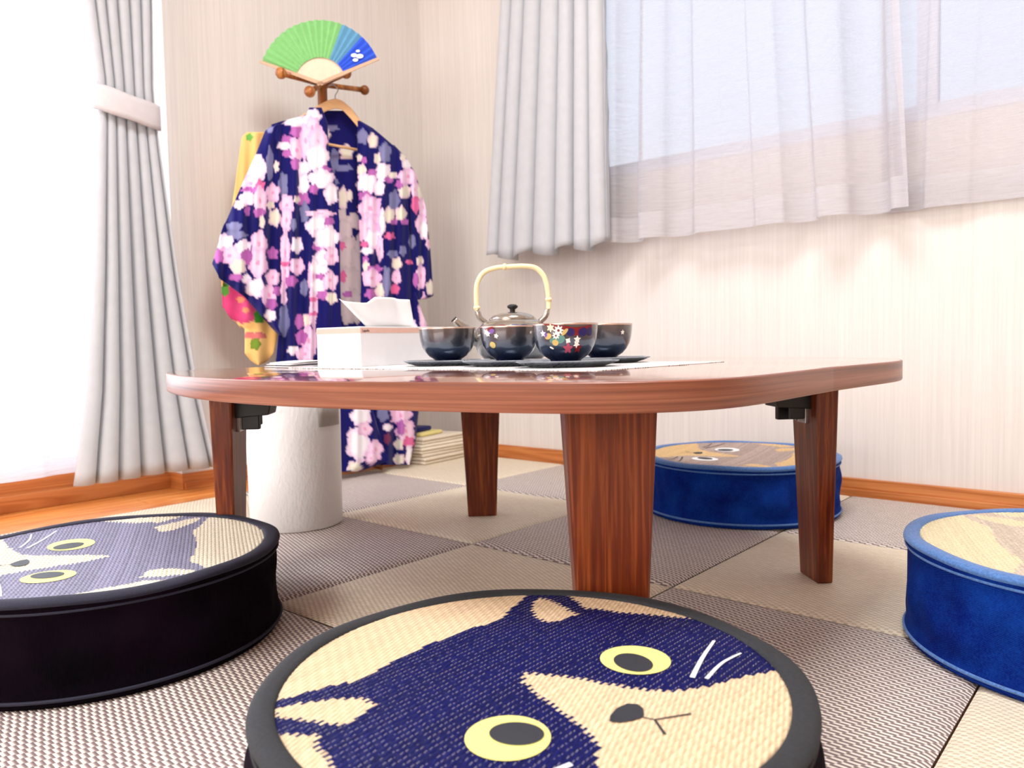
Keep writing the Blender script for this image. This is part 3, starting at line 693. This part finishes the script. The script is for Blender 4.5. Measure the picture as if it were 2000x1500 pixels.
tube('spout_mouth', [sp[-1] + Vector((.001, 0, -.001)), sp[-1] + Vector((-.0012, -.0004, .0014))], .0062, BLACKPL, t, 18)
for s_, hh in ((-1, .083), (1, .083)):
    tube('handle_lug', bez([(s_ * .050, 0, .074), (s_ * .060, 0, .083), (s_ * .0640, 0, .0935), (s_ * .0645, 0, .0965)], 5), [.0052] * 10 + [.0046] * 3 + [.0042] * 3, GP, t, 12)
BAMBOO = plain('pale_bamboo', rgb(248, 230, 180), .35, nscale=50, var=.07, stretch=(1, 1, 1))
hp = bez([(-.0655, 0, .0970), (-.0660, 0, .118), (-.0640, 0, .145), (-.052, 0, .1650), (-.030, 0, .1735), (-.008, 0, .1750), (.020, 0, .1760), (.044, 0, .1720), (.0590, 0, .156), (.0650, 0, .132), (.0665, 0, .110), (.0665, 0, .097)], 8)
hb = tube('bamboo_handle', hp, .0046, BAMBOO, t, 14)
for c_, ax in (((-.0655, 0, .1015), 2), ((.0665, 0, .1140), 2), ((-.0130, 0, .1752), 0)):
    k = Vector((0, 0, 1)) if ax == 2 else Vector((1, 0, 0)); c_ = Vector(c_)
    tube('bamboo_node', [c_ - k * .0035, c_ - k * .001, c_ + k * .001, c_ + k * .0035], [.0047, .0064, .0064, .0047], BAMBOO, hb, 14)
for x_ in (-.0655, .0665): tube('handle_peg', [(x_, -.007, .0975), (x_, .007, .0975)], .0018, BAMBOO, hb, 8)
for nm, poly, m, lf in [('leaf_print', oval(-.022, .0660, .011, .0022), PR, .0012), ('petal_print', oval(.004, .0665, .008, .0024), PN, .0012), ('petal_print', oval(.020, .0660, .008, .0022), PN, .0012)]:
    o = decal(nm, poly, pot, m, t, lf, .066); o.rotation_euler = (0, 0, -RA)

# ------------------------------------------------------------------ curtains
def drape(name, mat, rows, cols, edges, depth, parent=None, thick=.0015, axis='y'):
    # rows: list of z; edges(z)->(a,b) along the wall; depth(u,z)->offset from wall
    V = []; Fc = []; n = cols
    for z in rows:
        a, b = edges(z)
        for k in range(n + 1):
            u = k / n; s, d, dz = depth(u, z)
            w = a + (b - a) * (u + s)
            V.append((d, w, z + dz) if axis == 'x' else (w, d, z + dz))
    for i in range(len(rows) - 1):
        for k in range(n): Fc.append((i * (n + 1) + k, i * (n + 1) + k + 1, (i + 1) * (n + 1) + k + 1, (i + 1) * (n + 1) + k))
    o = mesh(name, V, Fc, mat, parent)
    if thick: solid(o, thick)
    return o
def lerp(pts, z):
    for (z0, v0), (z1, v1) in zip(pts, pts[1:]):
        if z0 <= z <= z1: return v0 + (v1 - v0) * (z - z0) / (z1 - z0)
    return pts[0][1] if z < pts[0][0] else pts[-1][1]
def lobes(u, n, ph, amp):
    w = PI * n * u + ph; q = abs(math.sin(w)) ** .62
    return -.10 / n * math.sin(2 * w), amp * (2 * q - 1.2)
def pleat(u, n, ph, amp, ov=.35):
    w = 2 * PI * (n * u) + ph; return -ov / (2 * PI * n) * math.sin(2 * w) * 1.2, amp * (math.sin(w) + .18 * math.sin(2 * w + .8))
# left blackout curtain, held by a band
t = tag(empty('curtain_left', (0, 0, 0)), 'pale grey pleated curtain gathered by a band at the left window', 'curtain', 'pale grey curtains'); t.name = 'curtain'
yl = [(.05, .722), (.3, .765), (.6, .795), (1.0, .826), (1.10, .826), (1.3, .805), (1.7, .77), (2.12, .74)]
yr = [(.05, 1.098), (.3, 1.050), (.6, 1.010), (1.0, .972), (1.10, .968), (1.3, .975), (2.12, .99)]
def dl(u, z):
    a = lerp([(.05, .022), (.6, .019), (1.0, .010), (1.10, .010), (1.35, .014), (2.12, .018)], z)
    s, d = lobes(u + .010 * math.sin(3 * z) + .02 * math.sin(6 * u), 6.2, .35, a)
    return s, -2.095 + d + .010 * math.sin(2.2 * PI * u + .5) * (1.1 - min(z, 1.1)), 0
zr = [.064] + [.10 + k * .04 for k in range(51)]
drape('curtain_cloth', CURTAIN, zr, 260, lambda z: (lerp(yl, z), lerp(yr, z)), dl, t, axis='x')
V = []; Fc = []; n = 48
for i in range(n + 1):
    a = 2 * PI * i / n; ry, rx = .083, .027
    y_, x_ = .897 - ry * math.cos(a), -2.095 + rx * math.sin(a)
    drop = -.012 * (1 - math.cos(a)) * .5 - .004 * math.sin(a)
    for j in range(6):
        v = j / 5; V.append((x_ + math.sin(a) * (.004 * math.sin(PI * v)), y_, 1.018 + drop * 2.2 + .066 * v + .001 * math.sin(5 * a + 3 * v)))
for i in range(n):
    for j in range(5): Fc.append((i * 6 + j, (i + 1) * 6 + j, (i + 1) * 6 + j + 1, i * 6 + j + 1))
o = mesh('tieback', V, Fc, TIEBAND, t); solid(o, .003, 1)
tube('tieback_hook', [(-2.20, .99, 1.06), (-2.16, .985, 1.065), (-2.122, .976, 1.05)], .003, STEEL, t, 8)
tube('curtain_rail', [(-2.11, -1.2, 2.135), (-2.11, 1.2, 2.135)], .010, STEEL, t, 10)
# left sheer
t = tag(empty('sheer'), 'white sheer curtain hanging to the floor before the tall left window', 'sheer curtain', 'white sheer curtains'); t.name = 'sheer_curtain'
def dsl(u, z):
    s, d = pleat(u + .01 * math.sin(2 * z + u * 9), 9.5, 1.2 + .7 * math.sin(5 * u), .020 * (.7 + .3 * math.sin(11 * u)), .25); return s, -2.165 + d, 0
drape('sheer_cloth', SHEER, [.150] + [.17 + k * .08 for k in range(25)], 300, lambda z: (-1.15, .94), dsl, t, 0, axis='x')
drape('hem', SHEERHEM, [.086, .110, .130, .150], 300, lambda z: (-1.15, .94), dsl, t, 0, axis='x')
# right grey curtain, short
t = tag(empty('c'), 'pale grey pleated curtain drawn to the left of the short right window', 'curtain', 'pale grey curtains'); t.name = 'curtain'
xl = [(.67, -1.735), (1.5, -1.650), (2.12, -1.59)]; xr = [(.67, -1.262), (1.4, -1.275), (2.12, -1.285)]
def dr(u, z):
    s, d = lobes(u + .012 * math.sin(2.5 * z) + .03 * math.sin(7 * u), 6.6, 1.2, lerp([(.67, .024), (1.4, .019), (2.12, .015)], z)); big = .024 * math.exp(-((u - .715) / .022) ** 2)
    return s, 1.900 - d + big, (.012 * math.sin(2 * PI * 3.1 * u + 1.0) - .004 if z < .70 else 0) + (.020 * (u > .8) * (u - .8) if z < .7 else 0)
drape('curtain_cloth', CURTAIN, [.684, .71] + [.75 + k * .04 for k in range(35)], 260, lambda z: (lerp(xl, z), lerp(xr, z)), dr, t, axis='y')
tube('curtain_rail', [(-1.8, 1.93, 2.135), (1.0, 1.93, 2.135)], .010, STEEL, t, 10)
# right sheers: two overlapping short panels
def sheer_panel(label, x0, x1, y0, zh, n, ph, amp, slant=0):
    t = tag(empty('s'), label, 'sheer curtain', 'white sheer curtains'); t.name = 'sheer_curtain'
    def dd(u, z):
        s, d = pleat(u + .02 * math.sin(1.7 * z + u * 7), n, ph + 1.1 * math.sin(4 * u), amp * lerp([(.6, 1.25), (1.3, .9), (2.1, .7)], z) * (.55 + .45 * math.sin(9 * u + ph)), .3)
        return s, y0 - d, 0
    e = lambda z: (x0, x1 + slant * max(0, 1.2 - z))
    drape('sheer_cloth', SHEER, [zh + .072, zh + .10] + [zh + .14 + k * .08 for k in range(17)], 320, e, dd, t, 0)
    drape('hem', SHEERHEM, [zh, zh + .03, zh + .055, zh + .072], 320, e, dd, t, 0)
    xe = e(zh)[1]; V = []
    for z in [zh + k * .1 for k in range(15)]:
        s, d, _ = dd(1, z); xe = e(z)[1]
        V += [(xe - .016, d - .0008, z), (xe, d - .0008, z)]
    mesh('side_hem', V, [(2 * i, 2 * i + 1, 2 * i + 3, 2 * i + 2) for i in range(14)], SHEERHEM, t)
sheer_panel('white sheer panel beside the short grey curtain, overlapping its neighbour', -1.315, -.500, 1.956, .692, 5.2, .4, .030, .05)
sheer_panel('white sheer panel at the upper right corner, behind its neighbour', -.56, .62, 2.012, .694, 6.0, 2.0, .014)

# ------------------------------------------------------------------ coat stand
PHI = math.radians(75); KE = np.array([math.cos(PHI), math.sin(PHI), 0]); KN = np.array([math.sin(PHI), -math.cos(PHI), 0]); KC = np.array([-1.955, 1.44, .5])
def kp(px, py, off=0.0):           # point on the upright garment plane (offset towards the room)
    d = ray(px, py); k = ((KC + KN * off - EYE) @ KN) / (d @ KN); return EYE + d * k
pb = kp(637, 400, -.055); SX, SY = pb[0], pb[1]
t = tag(empty('coat_stand', (SX, SY, 0)), 'wooden coat stand with round pegs in the corner, holding fan and kimono', 'coat stand')
ztop = kp(640, 158, -.055)[2]
tube('pole', [(0, 0, .04), (0, 0, .6), (0, 0, ztop - .03), (0, 0, ztop)], [.016, .016, .015, .013], PEGWOOD, t, 16)
hub = join([ball_data((0, 0, ztop - .012), .021)]); mesh('hub', *hub, PEGWOOD, t)
for (px, py, off) in ((549, 143, .03), (676, 143, .03), (605, 179, .05), (712, 176, -.09)):
    e = Vector(kp(px, py, off)) - Vector((SX, SY, 0)); a = Vector((0, 0, ztop - .014)); d = (e - a)
    V, Fc = join([tube_data([a, a + d * .5, a + d * .9], [.0085, .0078, .0085], 12), ball_data(tuple(e), .0165 if off > 0 else .0155)]); mesh('peg', V, Fc, PEGWOOD, t)
for k in range(4):
    a = PI / 4 + k * PI / 2 + .2; c_, s_ = math.cos(a), math.sin(a)
    tube('foot', bez([(0, 0, .10), (c_ * .05, s_ * .05, .075), (c_ * .11, s_ * .11, .03), (c_ * .150, s_ * .150, .013)], 5), .013, PEGWOOD, t, 10)
# ------------------------------------------------------------------ folding fan
FG = plain('green_fan_paper', rgb(128, 190, 116), .8, nscale=70, var=.06); FS = plain('steel_blue_fan_paper', rgb(92, 150, 184), .8, nscale=70, var=.06); FB = plain('royal_blue_fan_paper', rgb(44, 88, 214), .8, nscale=70, var=.06)
RIB = plain('pale_bamboo_ribs', rgb(232, 202, 176), .5, nscale=60, var=.05); GUARD = plain('fan_guard_wood', rgb(200, 160, 128), .45, nscale=60, var=.06)
fp = kp(626, 163, .062); Zf = float((fp - EYE) @ CF); U_ = Zf / FPX
t = tag(empty('folding_fan', fp), 'open folding fan, green and blue paper on bamboo ribs, on top of the coat stand', 'folding fan')
fr = np.array([CR[0], CR[1], 0]); fr /= np.linalg.norm(fr); fn = np.array([fr[1], -fr[0], 0]); fu = np.array([0, 0, 1.0]) 
def fpt(r, deg, o): a = math.radians(deg); return tuple(fr * (r * math.cos(a)) + fu * (r * math.sin(a)) + fn * o)
def leaf(name, d0, d1, folds, mat):
    V = []; Fc = []; n = folds * 2
    for i in range(n + 1):
        d = d0 + (d1 - d0) * i / n; o = .0035 * (1 if i % 2 else -1)
        for r in (.050, .085, .121): V.append(fpt(r / .0010 * U_, d, o * (r / .12)))
    for i in range(n):
        for j in range(2): Fc.append((i * 3 + j, (i + 1) * 3 + j, (i + 1) * 3 + j + 1, i * 3 + j + 1))
    o = mesh(name, V, Fc, mat, t, False); solid(o, .0005); return o
gl = leaf('green_leaf', 158, 68, 13, FG); gl['label'] = 'green paper leaf'
o = leaf('steel_blue_leaf', 68, 47, 3, FS); o['label'] = 'steel blue paper leaf'
bl = leaf('royal_blue_leaf', 47, 23, 4, FB); bl['label'] = 'royal blue paper leaf with a white emblem'
for k in range(17):
    d = 157 - 133 * k / 16; V = []
    for r, w in ((.0, 2.5), (.012, 3.6), (.056, 4.8), (.080, 3.0)):
        rr = r / .001 * U_
        for s in (-1, 1): a = math.radians(d); V.append(tuple(np.array(fpt(rr, d, -.0022 - .0002 * k)) + (-fr * math.sin(a) + fu * math.cos(a)) * s * w * U_))
    o = mesh('rib', V, [(0, 1, 3, 2), (2, 3, 5, 4), (4, 5, 7, 6)], RIB, t, False); solid(o, .0007)
for d, oo in ((159.5, .004), (21.0, .004)):
    V = []
    for r, w in ((-.006, 3), (.05, 3.4), (.124, 2.6)):
        for s in (-1, 1): a = math.radians(d); V.append(tuple(np.array(fpt(r / .001 * U_, d, oo)) + (-fr * math.sin(a) + fu * math.cos(a)) * s * w * U_))
    o = mesh('guard', V, [(0, 1, 3, 2), (2, 3, 5, 4)], GUARD, t, False); solid(o, .003)
V, Fc = ball_data((0, 0, 0), .006); mesh('rivet', V, Fc, GUARD, t)
for (r, d, s, q) in ((.085, 37, .0068, 0), (.093, 32, .0080, 0), (.082, 31, .0060, 0), (.096, 38, .0045, 0)):
    V = [fpt(r / .001 * U_, d, .0055)]; nn = 12
    for k in range(nn): V.append(tuple(np.array(V[0]) + fr * s * 1.35 * math.cos(2 * PI * k / nn) + fu * s * .8 * math.sin(2 * PI * k / nn)))
    o = mesh('white_emblem', V, [(0, 1 + k, 1 + (k + 1) % nn) for k in range(nn)], INK_WHITE, bl, False); o['label'] = 'white printed emblem'

# ------------------------------------------------------------------ hanger
t = tag(empty('clothes_hanger', tuple(kp(655, 200, 0))), 'pale wooden clothes hanger carrying the navy kimono', 'clothes hanger'); h0 = kp(655, 200, 0)
def hk(px, py, off=0): return tuple(kp(px, py, off) - h0)
V = []; prof = [(585, 246, 228), (600, 238, 218), (622, 226, 205), (640, 216, 196), (655, 212, 192), (668, 214, 196), (685, 232, 210), (700, 250, 230), (716, 266, 250)]
for px, pyb, pyt in prof:
    for off in (-.006, .008):
        V.append(hk(px, pyb, off)); V.append(hk(px, pyt, off))
Fc = []
for i in range(len(prof) - 1):
    a = i * 4; b = a + 4; Fc += [(a, b, b + 1, a + 1), (a + 2, a + 3, b + 3, b + 2), (a + 1, b + 1, b + 3, a + 3), (a, a + 2, b + 2, b)]
Fc += [(0, 1, 3, 2), tuple(i + (len(prof) - 1) * 4 for i in (0, 2, 3, 1))]
o = mesh('shoulder_bar', V, Fc, HANGWOOD, t); m = o.modifiers.new('b', 'BEVEL'); m.width = .003; m.segments = 2
tube('trouser_bar', [hk(590, 272, .0), hk(700, 293, .0)], .0042, HANGWOOD, t, 10)
tube('hook', bez([hk(655, 196, 0), hk(655, 186, 0), hk(660, 176, 0), hk(652, 166, 0), hk(642, 168, 0)], 5), .0016, STEEL, t, 8)

# ------------------------------------------------------------------ floral kimono (print baked as vertex colour)
Wt, Pk, Mg, Kp, Gy, Cm, Mu = (250, 244, 250), (246, 208, 232), (186, 104, 182), (232, 110, 166), (128, 128, 172), (236, 230, 212), (214, 196, 200)
BL = [(580,237,22,9,Wt),(612,227,14,12,Wt),(610,250,12,20,Pk),(580,257,12,10,Mg),(560,273,9,8,Mg),(580,293,14,22,Pk),(555,285,12,7,Wt),(597,275,11,30,Pk),(620,280,16,30,Pk),(620,308,20,25,Wt),(560,300,8,6,Mg),(577,320,8,10,Mg),(633,332,12,7,Mg),(593,330,9,14,Wt),(593,360,9,20,Wt),(627,350,22,18,Wt),(613,370,8,8,Mg),(647,378,12,18,Wt),
(500,330,20,24,Wt),(490,358,18,14,Pk),(508,363,8,10,Kp),(490,372,16,6,Mg),(483,388,13,13,Wt),(508,392,12,24,Pk),(467,400,9,8,Cm),(483,412,5,9,Mg),(507,415,10,8,Mg),(527,320,6,28,Gy),(540,325,5,10,Cm),(553,360,8,20,Gy),(533,377,12,16,Pk),(528,400,7,7,Cm),(560,400,12,18,Pk),(537,425,11,15,Cm),(560,430,10,22,Pk),(573,438,6,10,Gy),(593,390,10,12,Mg),(580,390,6,6,Cm),(595,415,8,18,Gy),(512,433,5,12,Cm),(527,252,6,6,Gy),(625,417,25,6,Pk),(622,442,22,18,Wt),(643,433,9,8,Mg),(457,442,14,8,Gy),
(461,459,20,7,Gy),(440,477,14,18,Wt),(449,499,18,16,Pk),(427,500,9,12,Mg),(476,482,13,13,Wt),(506,477,14,24,Pk),(504,513,16,26,Pk),(481,502,10,14,Mg),(465,520,14,14,Cm),(481,544,8,8,Wt),(461,542,12,6,Mg),(499,562,17,16,Wt),(526,576,14,18,Pk),(533,495,9,10,Mg),(533,542,12,14,Pk),(542,569,8,8,Mg),(557,495,8,42,Pk),(557,531,7,26,Pk),(557,515,8,4,Kp),(580,479,10,14,Wt),(580,520,13,14,Pk),(569,549,10,10,Mg),(553,567,5,12,Pk),(555,583,5,12,Pk),(555,626,9,26,Gy),(594,562,7,14,Gy),(528,616,10,10,Wt),(530,594,10,10,Mg),(598,626,9,11,Cm),(585,628,8,13,Mg),(612,594,7,44,Pk),(612,540,10,26,Pk),(612,585,7,4,Kp),(612,613,7,4,Kp),(623,522,16,16,Wt),(623,482,12,8,Mg),(638,464,22,20,Wt),(634,504,18,14,Wt),(648,500,12,16,Pk),(621,558,13,14,Wt),(645,548,13,16,Pk),(630,576,10,8,Mg),(648,582,10,10,Cm),(603,666,14,26,Pk),(589,659,10,12,Mg),(573,684,11,8,Wt),(596,692,16,12,Pk),(625,540,8,5,Mg),
(702,308,5,6,Cm),(711,313,5,6,Mg),(707,332,8,10,Cm),(748,337,14,17,Wt),(728,275,9,13,Cm),(708,267,9,13,Gy),(752,298,10,17,Gy),(737,310,6,10,Cm),(718,358,19,18,Wt),(740,367,10,14,Wt),(713,383,12,8,Mg),(723,407,20,22,Pk),(723,436,20,18,Pk),(747,432,6,22,Wt),(727,337,8,6,Mg),(760,350,8,6,Mg),(767,342,8,6,Cm),(770,393,9,18,Gy),(790,373,11,13,Cm),(760,420,10,13,Cm),(783,418,10,13,Cm),(780,360,7,8,Mg),(797,345,17,14,Pk),(795,320,9,9,Wt),(787,307,5,7,Cm),(810,370,7,14,Pk),(822,373,7,16,Cm),(812,400,8,14,Kp),(827,405,8,18,Pk),(823,437,10,16,Pk),(770,433,6,5,Mg),(790,433,7,5,Mg),
(720,449,18,22,Pk),(730,467,16,16,Wt),(742,486,6,22,Pk),(712,477,7,6,Kp),(717,490,12,6,Wt),(714,508,5,8,Mg),(715,521,6,10,Cm),(732,525,14,6,Mg),(726,543,16,16,Pk),(724,574,10,9,Mg),(742,567,8,14,Cm),(761,461,9,6,Kp),(767,496,9,7,Gy),(787,490,6,9,Gy),(775,515,9,11,Cm),(774,542,8,12,Pk),(771,565,8,9,Kp),(755,549,7,26,Gy),(805,472,6,12,Gy),(820,510,6,9,Cm),(822,540,8,22,Pk),(812,547,5,12,Mg),(837,476,5,9,Pk),(828,449,8,16,Wt),(840,562,7,13,Cm),(799,512,6,4,Kp),(828,610,9,30,Pk),(800,640,14,14,Wt),(770,655,12,16,Mg),(735,640,16,18,Pk),(710,610,12,12,Wt),(820,675,12,14,Pk),
(704,813,18,16,Wt),(700,866,20,30,Wt),(693,912,13,10,Cm),(733,879,12,18,Pk),(748,808,10,14,Gy),(757,835,9,6,Wt),(783,811,18,16,Pk),(792,842,16,20,Pk),(783,835,7,14,Mg),(799,864,10,10,Kp),(779,868,8,10,Cm),(757,857,6,10,(120,50,90)),(779,897,10,9,Cm),(799,890,6,18,Wt),(713,838,12,12,Pk),(725,895,10,12,Pk),(600,740,16,18,Pk),(650,760,18,14,Wt),(570,760,12,16,Mg),(620,800,14,16,Gy),(680,740,14,16,Pk),(740,740,16,16,Wt),(790,750,16,18,Pk)]
INNER = [(648,250,12,5,Gy),(637,263,7,9,Cm),(677,297,12,13,Cm),(668,328,18,6,Gy),(653,313,8,20,Gy),(670,387,8,20,Cm),(683,382,5,10,Cm),(690,432,13,14,Mu),(668,421,8,12,Mu),(672,450,14,20,Mu),(680,500,18,34,Mu),(700,520,14,40,Mu),(680,560,22,36,Mu),(705,480,10,20,Mu),(690,600,24,30,Mu),(668,480,6,7,Kp),(670,540,5,12,Kp),(678,575,8,6,Mg),(655,355,5,6,Gy)]
NAVY = np.array(s2l((10 / 255, 8 / 255, 96 / 255)))
def print_color(px, py, blobs, base=NAVY):
    col = np.tile(base, (len(px), 1))
    wob = .87 + .07 * np.sin(px * .42 + py * .17) * np.cos(py * .38 - px * .11)
    for (x, y, a, b, c) in blobs:
        if c is Gy: a, b = a * 1.0, b * 1.0
        th = np.arctan2((py - y) / b, (px - x) / a)
        d = np.hypot((px - x) / a, (py - y) / b) * wob * (1 + .10 * np.cos(5 * th + x))
        m = d < 1; lin = np.array(s2l([v / 255 for v in c])); k = np.clip((d[m] - .62) / .38, 0, 1)[:, None]
        tint = np.array(s2l((.86, .58, .82))) if c in (Wt, Pk, Cm) else lin * .7
        col[m] = lin * (1 - k * .55) + tint * k * .55
        if c in (Wt, Pk): 
            k = d < .2; col[k] = np.array(s2l((.93, .62, .78))) if c is Pk else col[k]
    return col
KIM = Mat('floral_kimono_cotton', .8, spec=.2, sheen=.1); _a = KIM.node('ShaderNodeAttribute'); _a.attribute_name = 'print'; KIM.link(_a.outputs['Color'], KIM.b.inputs['Base Color']); KIM.bump(KIM.noise(500, 2), .15, .0005); KIM = KIM.m
def edge(tbl, y):
    if y <= tbl[0][0]: return tbl[0][1]
    for (y0, v0), (y1, v1) in zip(tbl, tbl[1:]):
        if y0 <= y <= y1: return v0 + (v1 - v0) * (y - y0) / (y1 - y0)
    return tbl[-1][1]
def panel(name, xl_, xr_, y0, y1, off, parent, blobs, mat, folds=(0.006, 28, 0), bulge=0, base=NAVY, cols=90, step=3, thick=.003, wave=None):
    rows = list(np.arange(y0, y1, step)) + [y1]; V = []; PX = []; PY = []
    org = np.array(parent.location)
    for y in rows:
        a, b = edge(xl_, y), edge(xr_, y)
        for k in range(cols + 1):
            u = k / cols; x = a + (b - a) * u; A, per, ph = folds
            grow = min(1, .35 + (y - y0) / 250)
            f = A * grow * math.sin(2 * PI * (x + (wave or 0) * y) / per + ph) + A * .5 * grow * math.sin(2 * PI * x / (per * .53) + 1.3 * ph + y * .01)
            V.append(kp(x, y, off + f + bulge * math.sin(PI * u)) - org); PX.append(x); PY.append(y)
    Fc = []
    for i in range(len(rows) - 1):
        for k in range(cols): Fc.append((i * (cols + 1) + k, (i + 1) * (cols + 1) + k, (i + 1) * (cols + 1) + k + 1, i * (cols + 1) + k + 1))
    o = mesh(name, V, Fc, mat, parent)
    col = print_color(np.array(PX), np.array(PY), blobs, base); ca = o.data.color_attributes.new('print', 'FLOAT_COLOR', 'POINT')
    ca.data.foreach_set('color', np.concatenate([col, np.ones((len(col), 1))], 1).ravel()); solid(o, thick, -1); return o
k0 = kp(650, 260, 0)
K = tag(empty('navy_kimono', tuple(k0)), 'navy kimono printed with pink and white flowers, hanging on the coat stand', 'kimono')
panel('back_panel', [(216, 628), (240, 600), (260, 560), (700, 560)], [(216, 690), (250, 715), (290, 770), (700, 815)], 216, 700, -.028, K, INNER + BL, KIM, (.004, 60, 0), 0)
panel('left_sleeve', [(243, 534), (255, 518), (300, 500), (370, 468), (440, 438), (515, 414), (545, 430), (580, 478), (640, 530), (655, 545)], [(243, 548), (300, 548), (560, 552), (655, 552)], 243, 655, -.006, K, BL, KIM, (.010, 42, 1.0), .03, cols=70)
panel('right_sleeve', [(283, 762), (320, 780), (560, 795), (585, 812)], [(283, 770), (310, 795), (340, 812), (400, 830), (480, 840), (578, 847), (585, 830)], 283, 585, -.010, K, BL, KIM, (.007, 26, 0.4), .015, cols=50)
panel('left_front', [(222, 600), (228, 585), (236, 552), (243, 530), (300, 545), (560, 548), (640, 545), (715, 538)], [(222, 632), (260, 637), (300, 641), (350, 652), (430, 662), (560, 664), (715, 668)], 222, 715, .010, K, BL, KIM, (.010, 36, 2.1), .012)
panel('right_front', [(236, 698), (300, 699), (420, 701), (560, 705), (715, 700)], [(236, 704), (250, 728), (270, 752), (290, 775), (330, 792), (560, 806), (640, 836), (715, 836)], 236, 715, .008, K, BL, KIM, (.009, 34, .6), .012)
o = panel('collar', [(210, 604), (230, 596), (300, 592), (420, 600), (560, 604), (700, 606)], [(210, 628), (240, 640), (300, 642), (350, 654), (430, 663), (560, 665), (700, 668)], 210, 700, .020, K, BL, KIM, (.003, 30, 0), .012, cols=36)
panel('skirt', [(700, 540), (800, 552), (925, 575)], [(700, 836), (800, 818), (860, 812), (905, 800)], 700, 908, .004, K, BL, KIM, (.014, 44, 1.4), .02)
panel('hem_fold', [(800, 640), (870, 640), (922, 660)], [(800, 728), (870, 748), (900, 760), (922, 700)], 800, 921, .050, K, BL, KIM, (.006, 30, 0), .02, cols=40)

# yellow garment behind
YB_ = [(487, 268, 6, 7, (110, 180, 80)), (462, 590, 30, 34, (222, 70, 128)), (490, 600, 26, 26, (224, 78, 132)), (440, 566, 6, 12, (90, 160, 60)), (507, 618, 10, 12, (60, 140, 40)), (498, 656, 20, 6, (226, 120, 120)), (499, 672, 9, 10, (120, 150, 50)), (470, 585, 7, 5, (240, 150, 110)), (480, 606, 6, 5, (240, 150, 110))]
YEL = np.array(s2l((248 / 255, 200 / 255, 124 / 255)))
y0_ = kp(490, 300, -.06)
Ky = tag(empty('yellow_kimono', tuple(y0_)), 'yellow kimono with pink flowers and green leaves behind the navy kimono', 'kimono')
panel('sleeve_upper', [(258, 482), (268, 472), (370, 458), (450, 446), (540, 434), (600, 436), (640, 470)], [(258, 530), (640, 550)], 258, 640, -.058, Ky, YB_, KIM, (.006, 38, 0), .01, YEL, 60)
panel('sleeve_tip', [(560, 436), (600, 436), (622, 450), (642, 478), (690, 478), (705, 490), (713, 502)], [(560, 540), (640, 545), (660, 542), (690, 534), (706, 522), (713, 508)], 560, 713, -.048, Ky, YB_, KIM, (.010, 60, 1), .02, YEL, 50)

# ------------------------------------------------------------------ folded cloths on the floor behind the kimono
CL = [cloth('cream_cotton', rgb(236, 224, 204), .04), cloth('ivory_cotton', rgb(230, 216, 196), .04), cloth('yellow_cotton', rgb(240, 226, 150), .05), cloth('navy_cotton', rgb(14, 14, 96), .1)]
def folded(name, label, z, h, m, dx, w, d, rot, layers=3):
    t = tag(empty(name, (-2.0 + dx[0], 1.845 + dx[1], z), rot), label, 'folded cloth', 'folded cloths on the floor')
    for k in range(layers):
        zz = h * k / layers; bm = bmesh.new(); e = .004 * math.sin(k * 2.3)
        box(bm, -w / 2 + e, w / 2 + e, -d / 2, d / 2, zz + .0002, zz + h / layers - .0002, min(.009, h / layers * .46), None, 3); bobj('layer', bm, m, t, True)
    return t
folded('folded_cloth', 'cream folded cloth on the floor, lowest of the stack behind the kimono', .0, .036, CL[1], (0, 0), .20, .27, .10)
folded('folded_cloth', 'cream folded cloth in the middle of the stack behind the kimono', .036, .030, CL[0], (.0, -.004), .195, .265, .06)
folded('folded_cloth', 'ivory folded cloth near the top of the stack behind the kimono', .066, .022, CL[0], (-.004, -.02), .18, .22, .12, 2)
folded('folded_cloth', 'pale yellow folded cloth on the cream stack behind the kimono', .088, .014, CL[2], (-.01, -.05), .14, .13, .2, 1)
folded('folded_cloth', 'navy folded cloth on top of the stack behind the kimono', .102, .016, CL[3], (-.015, -.08), .12, .12, .3, 1)
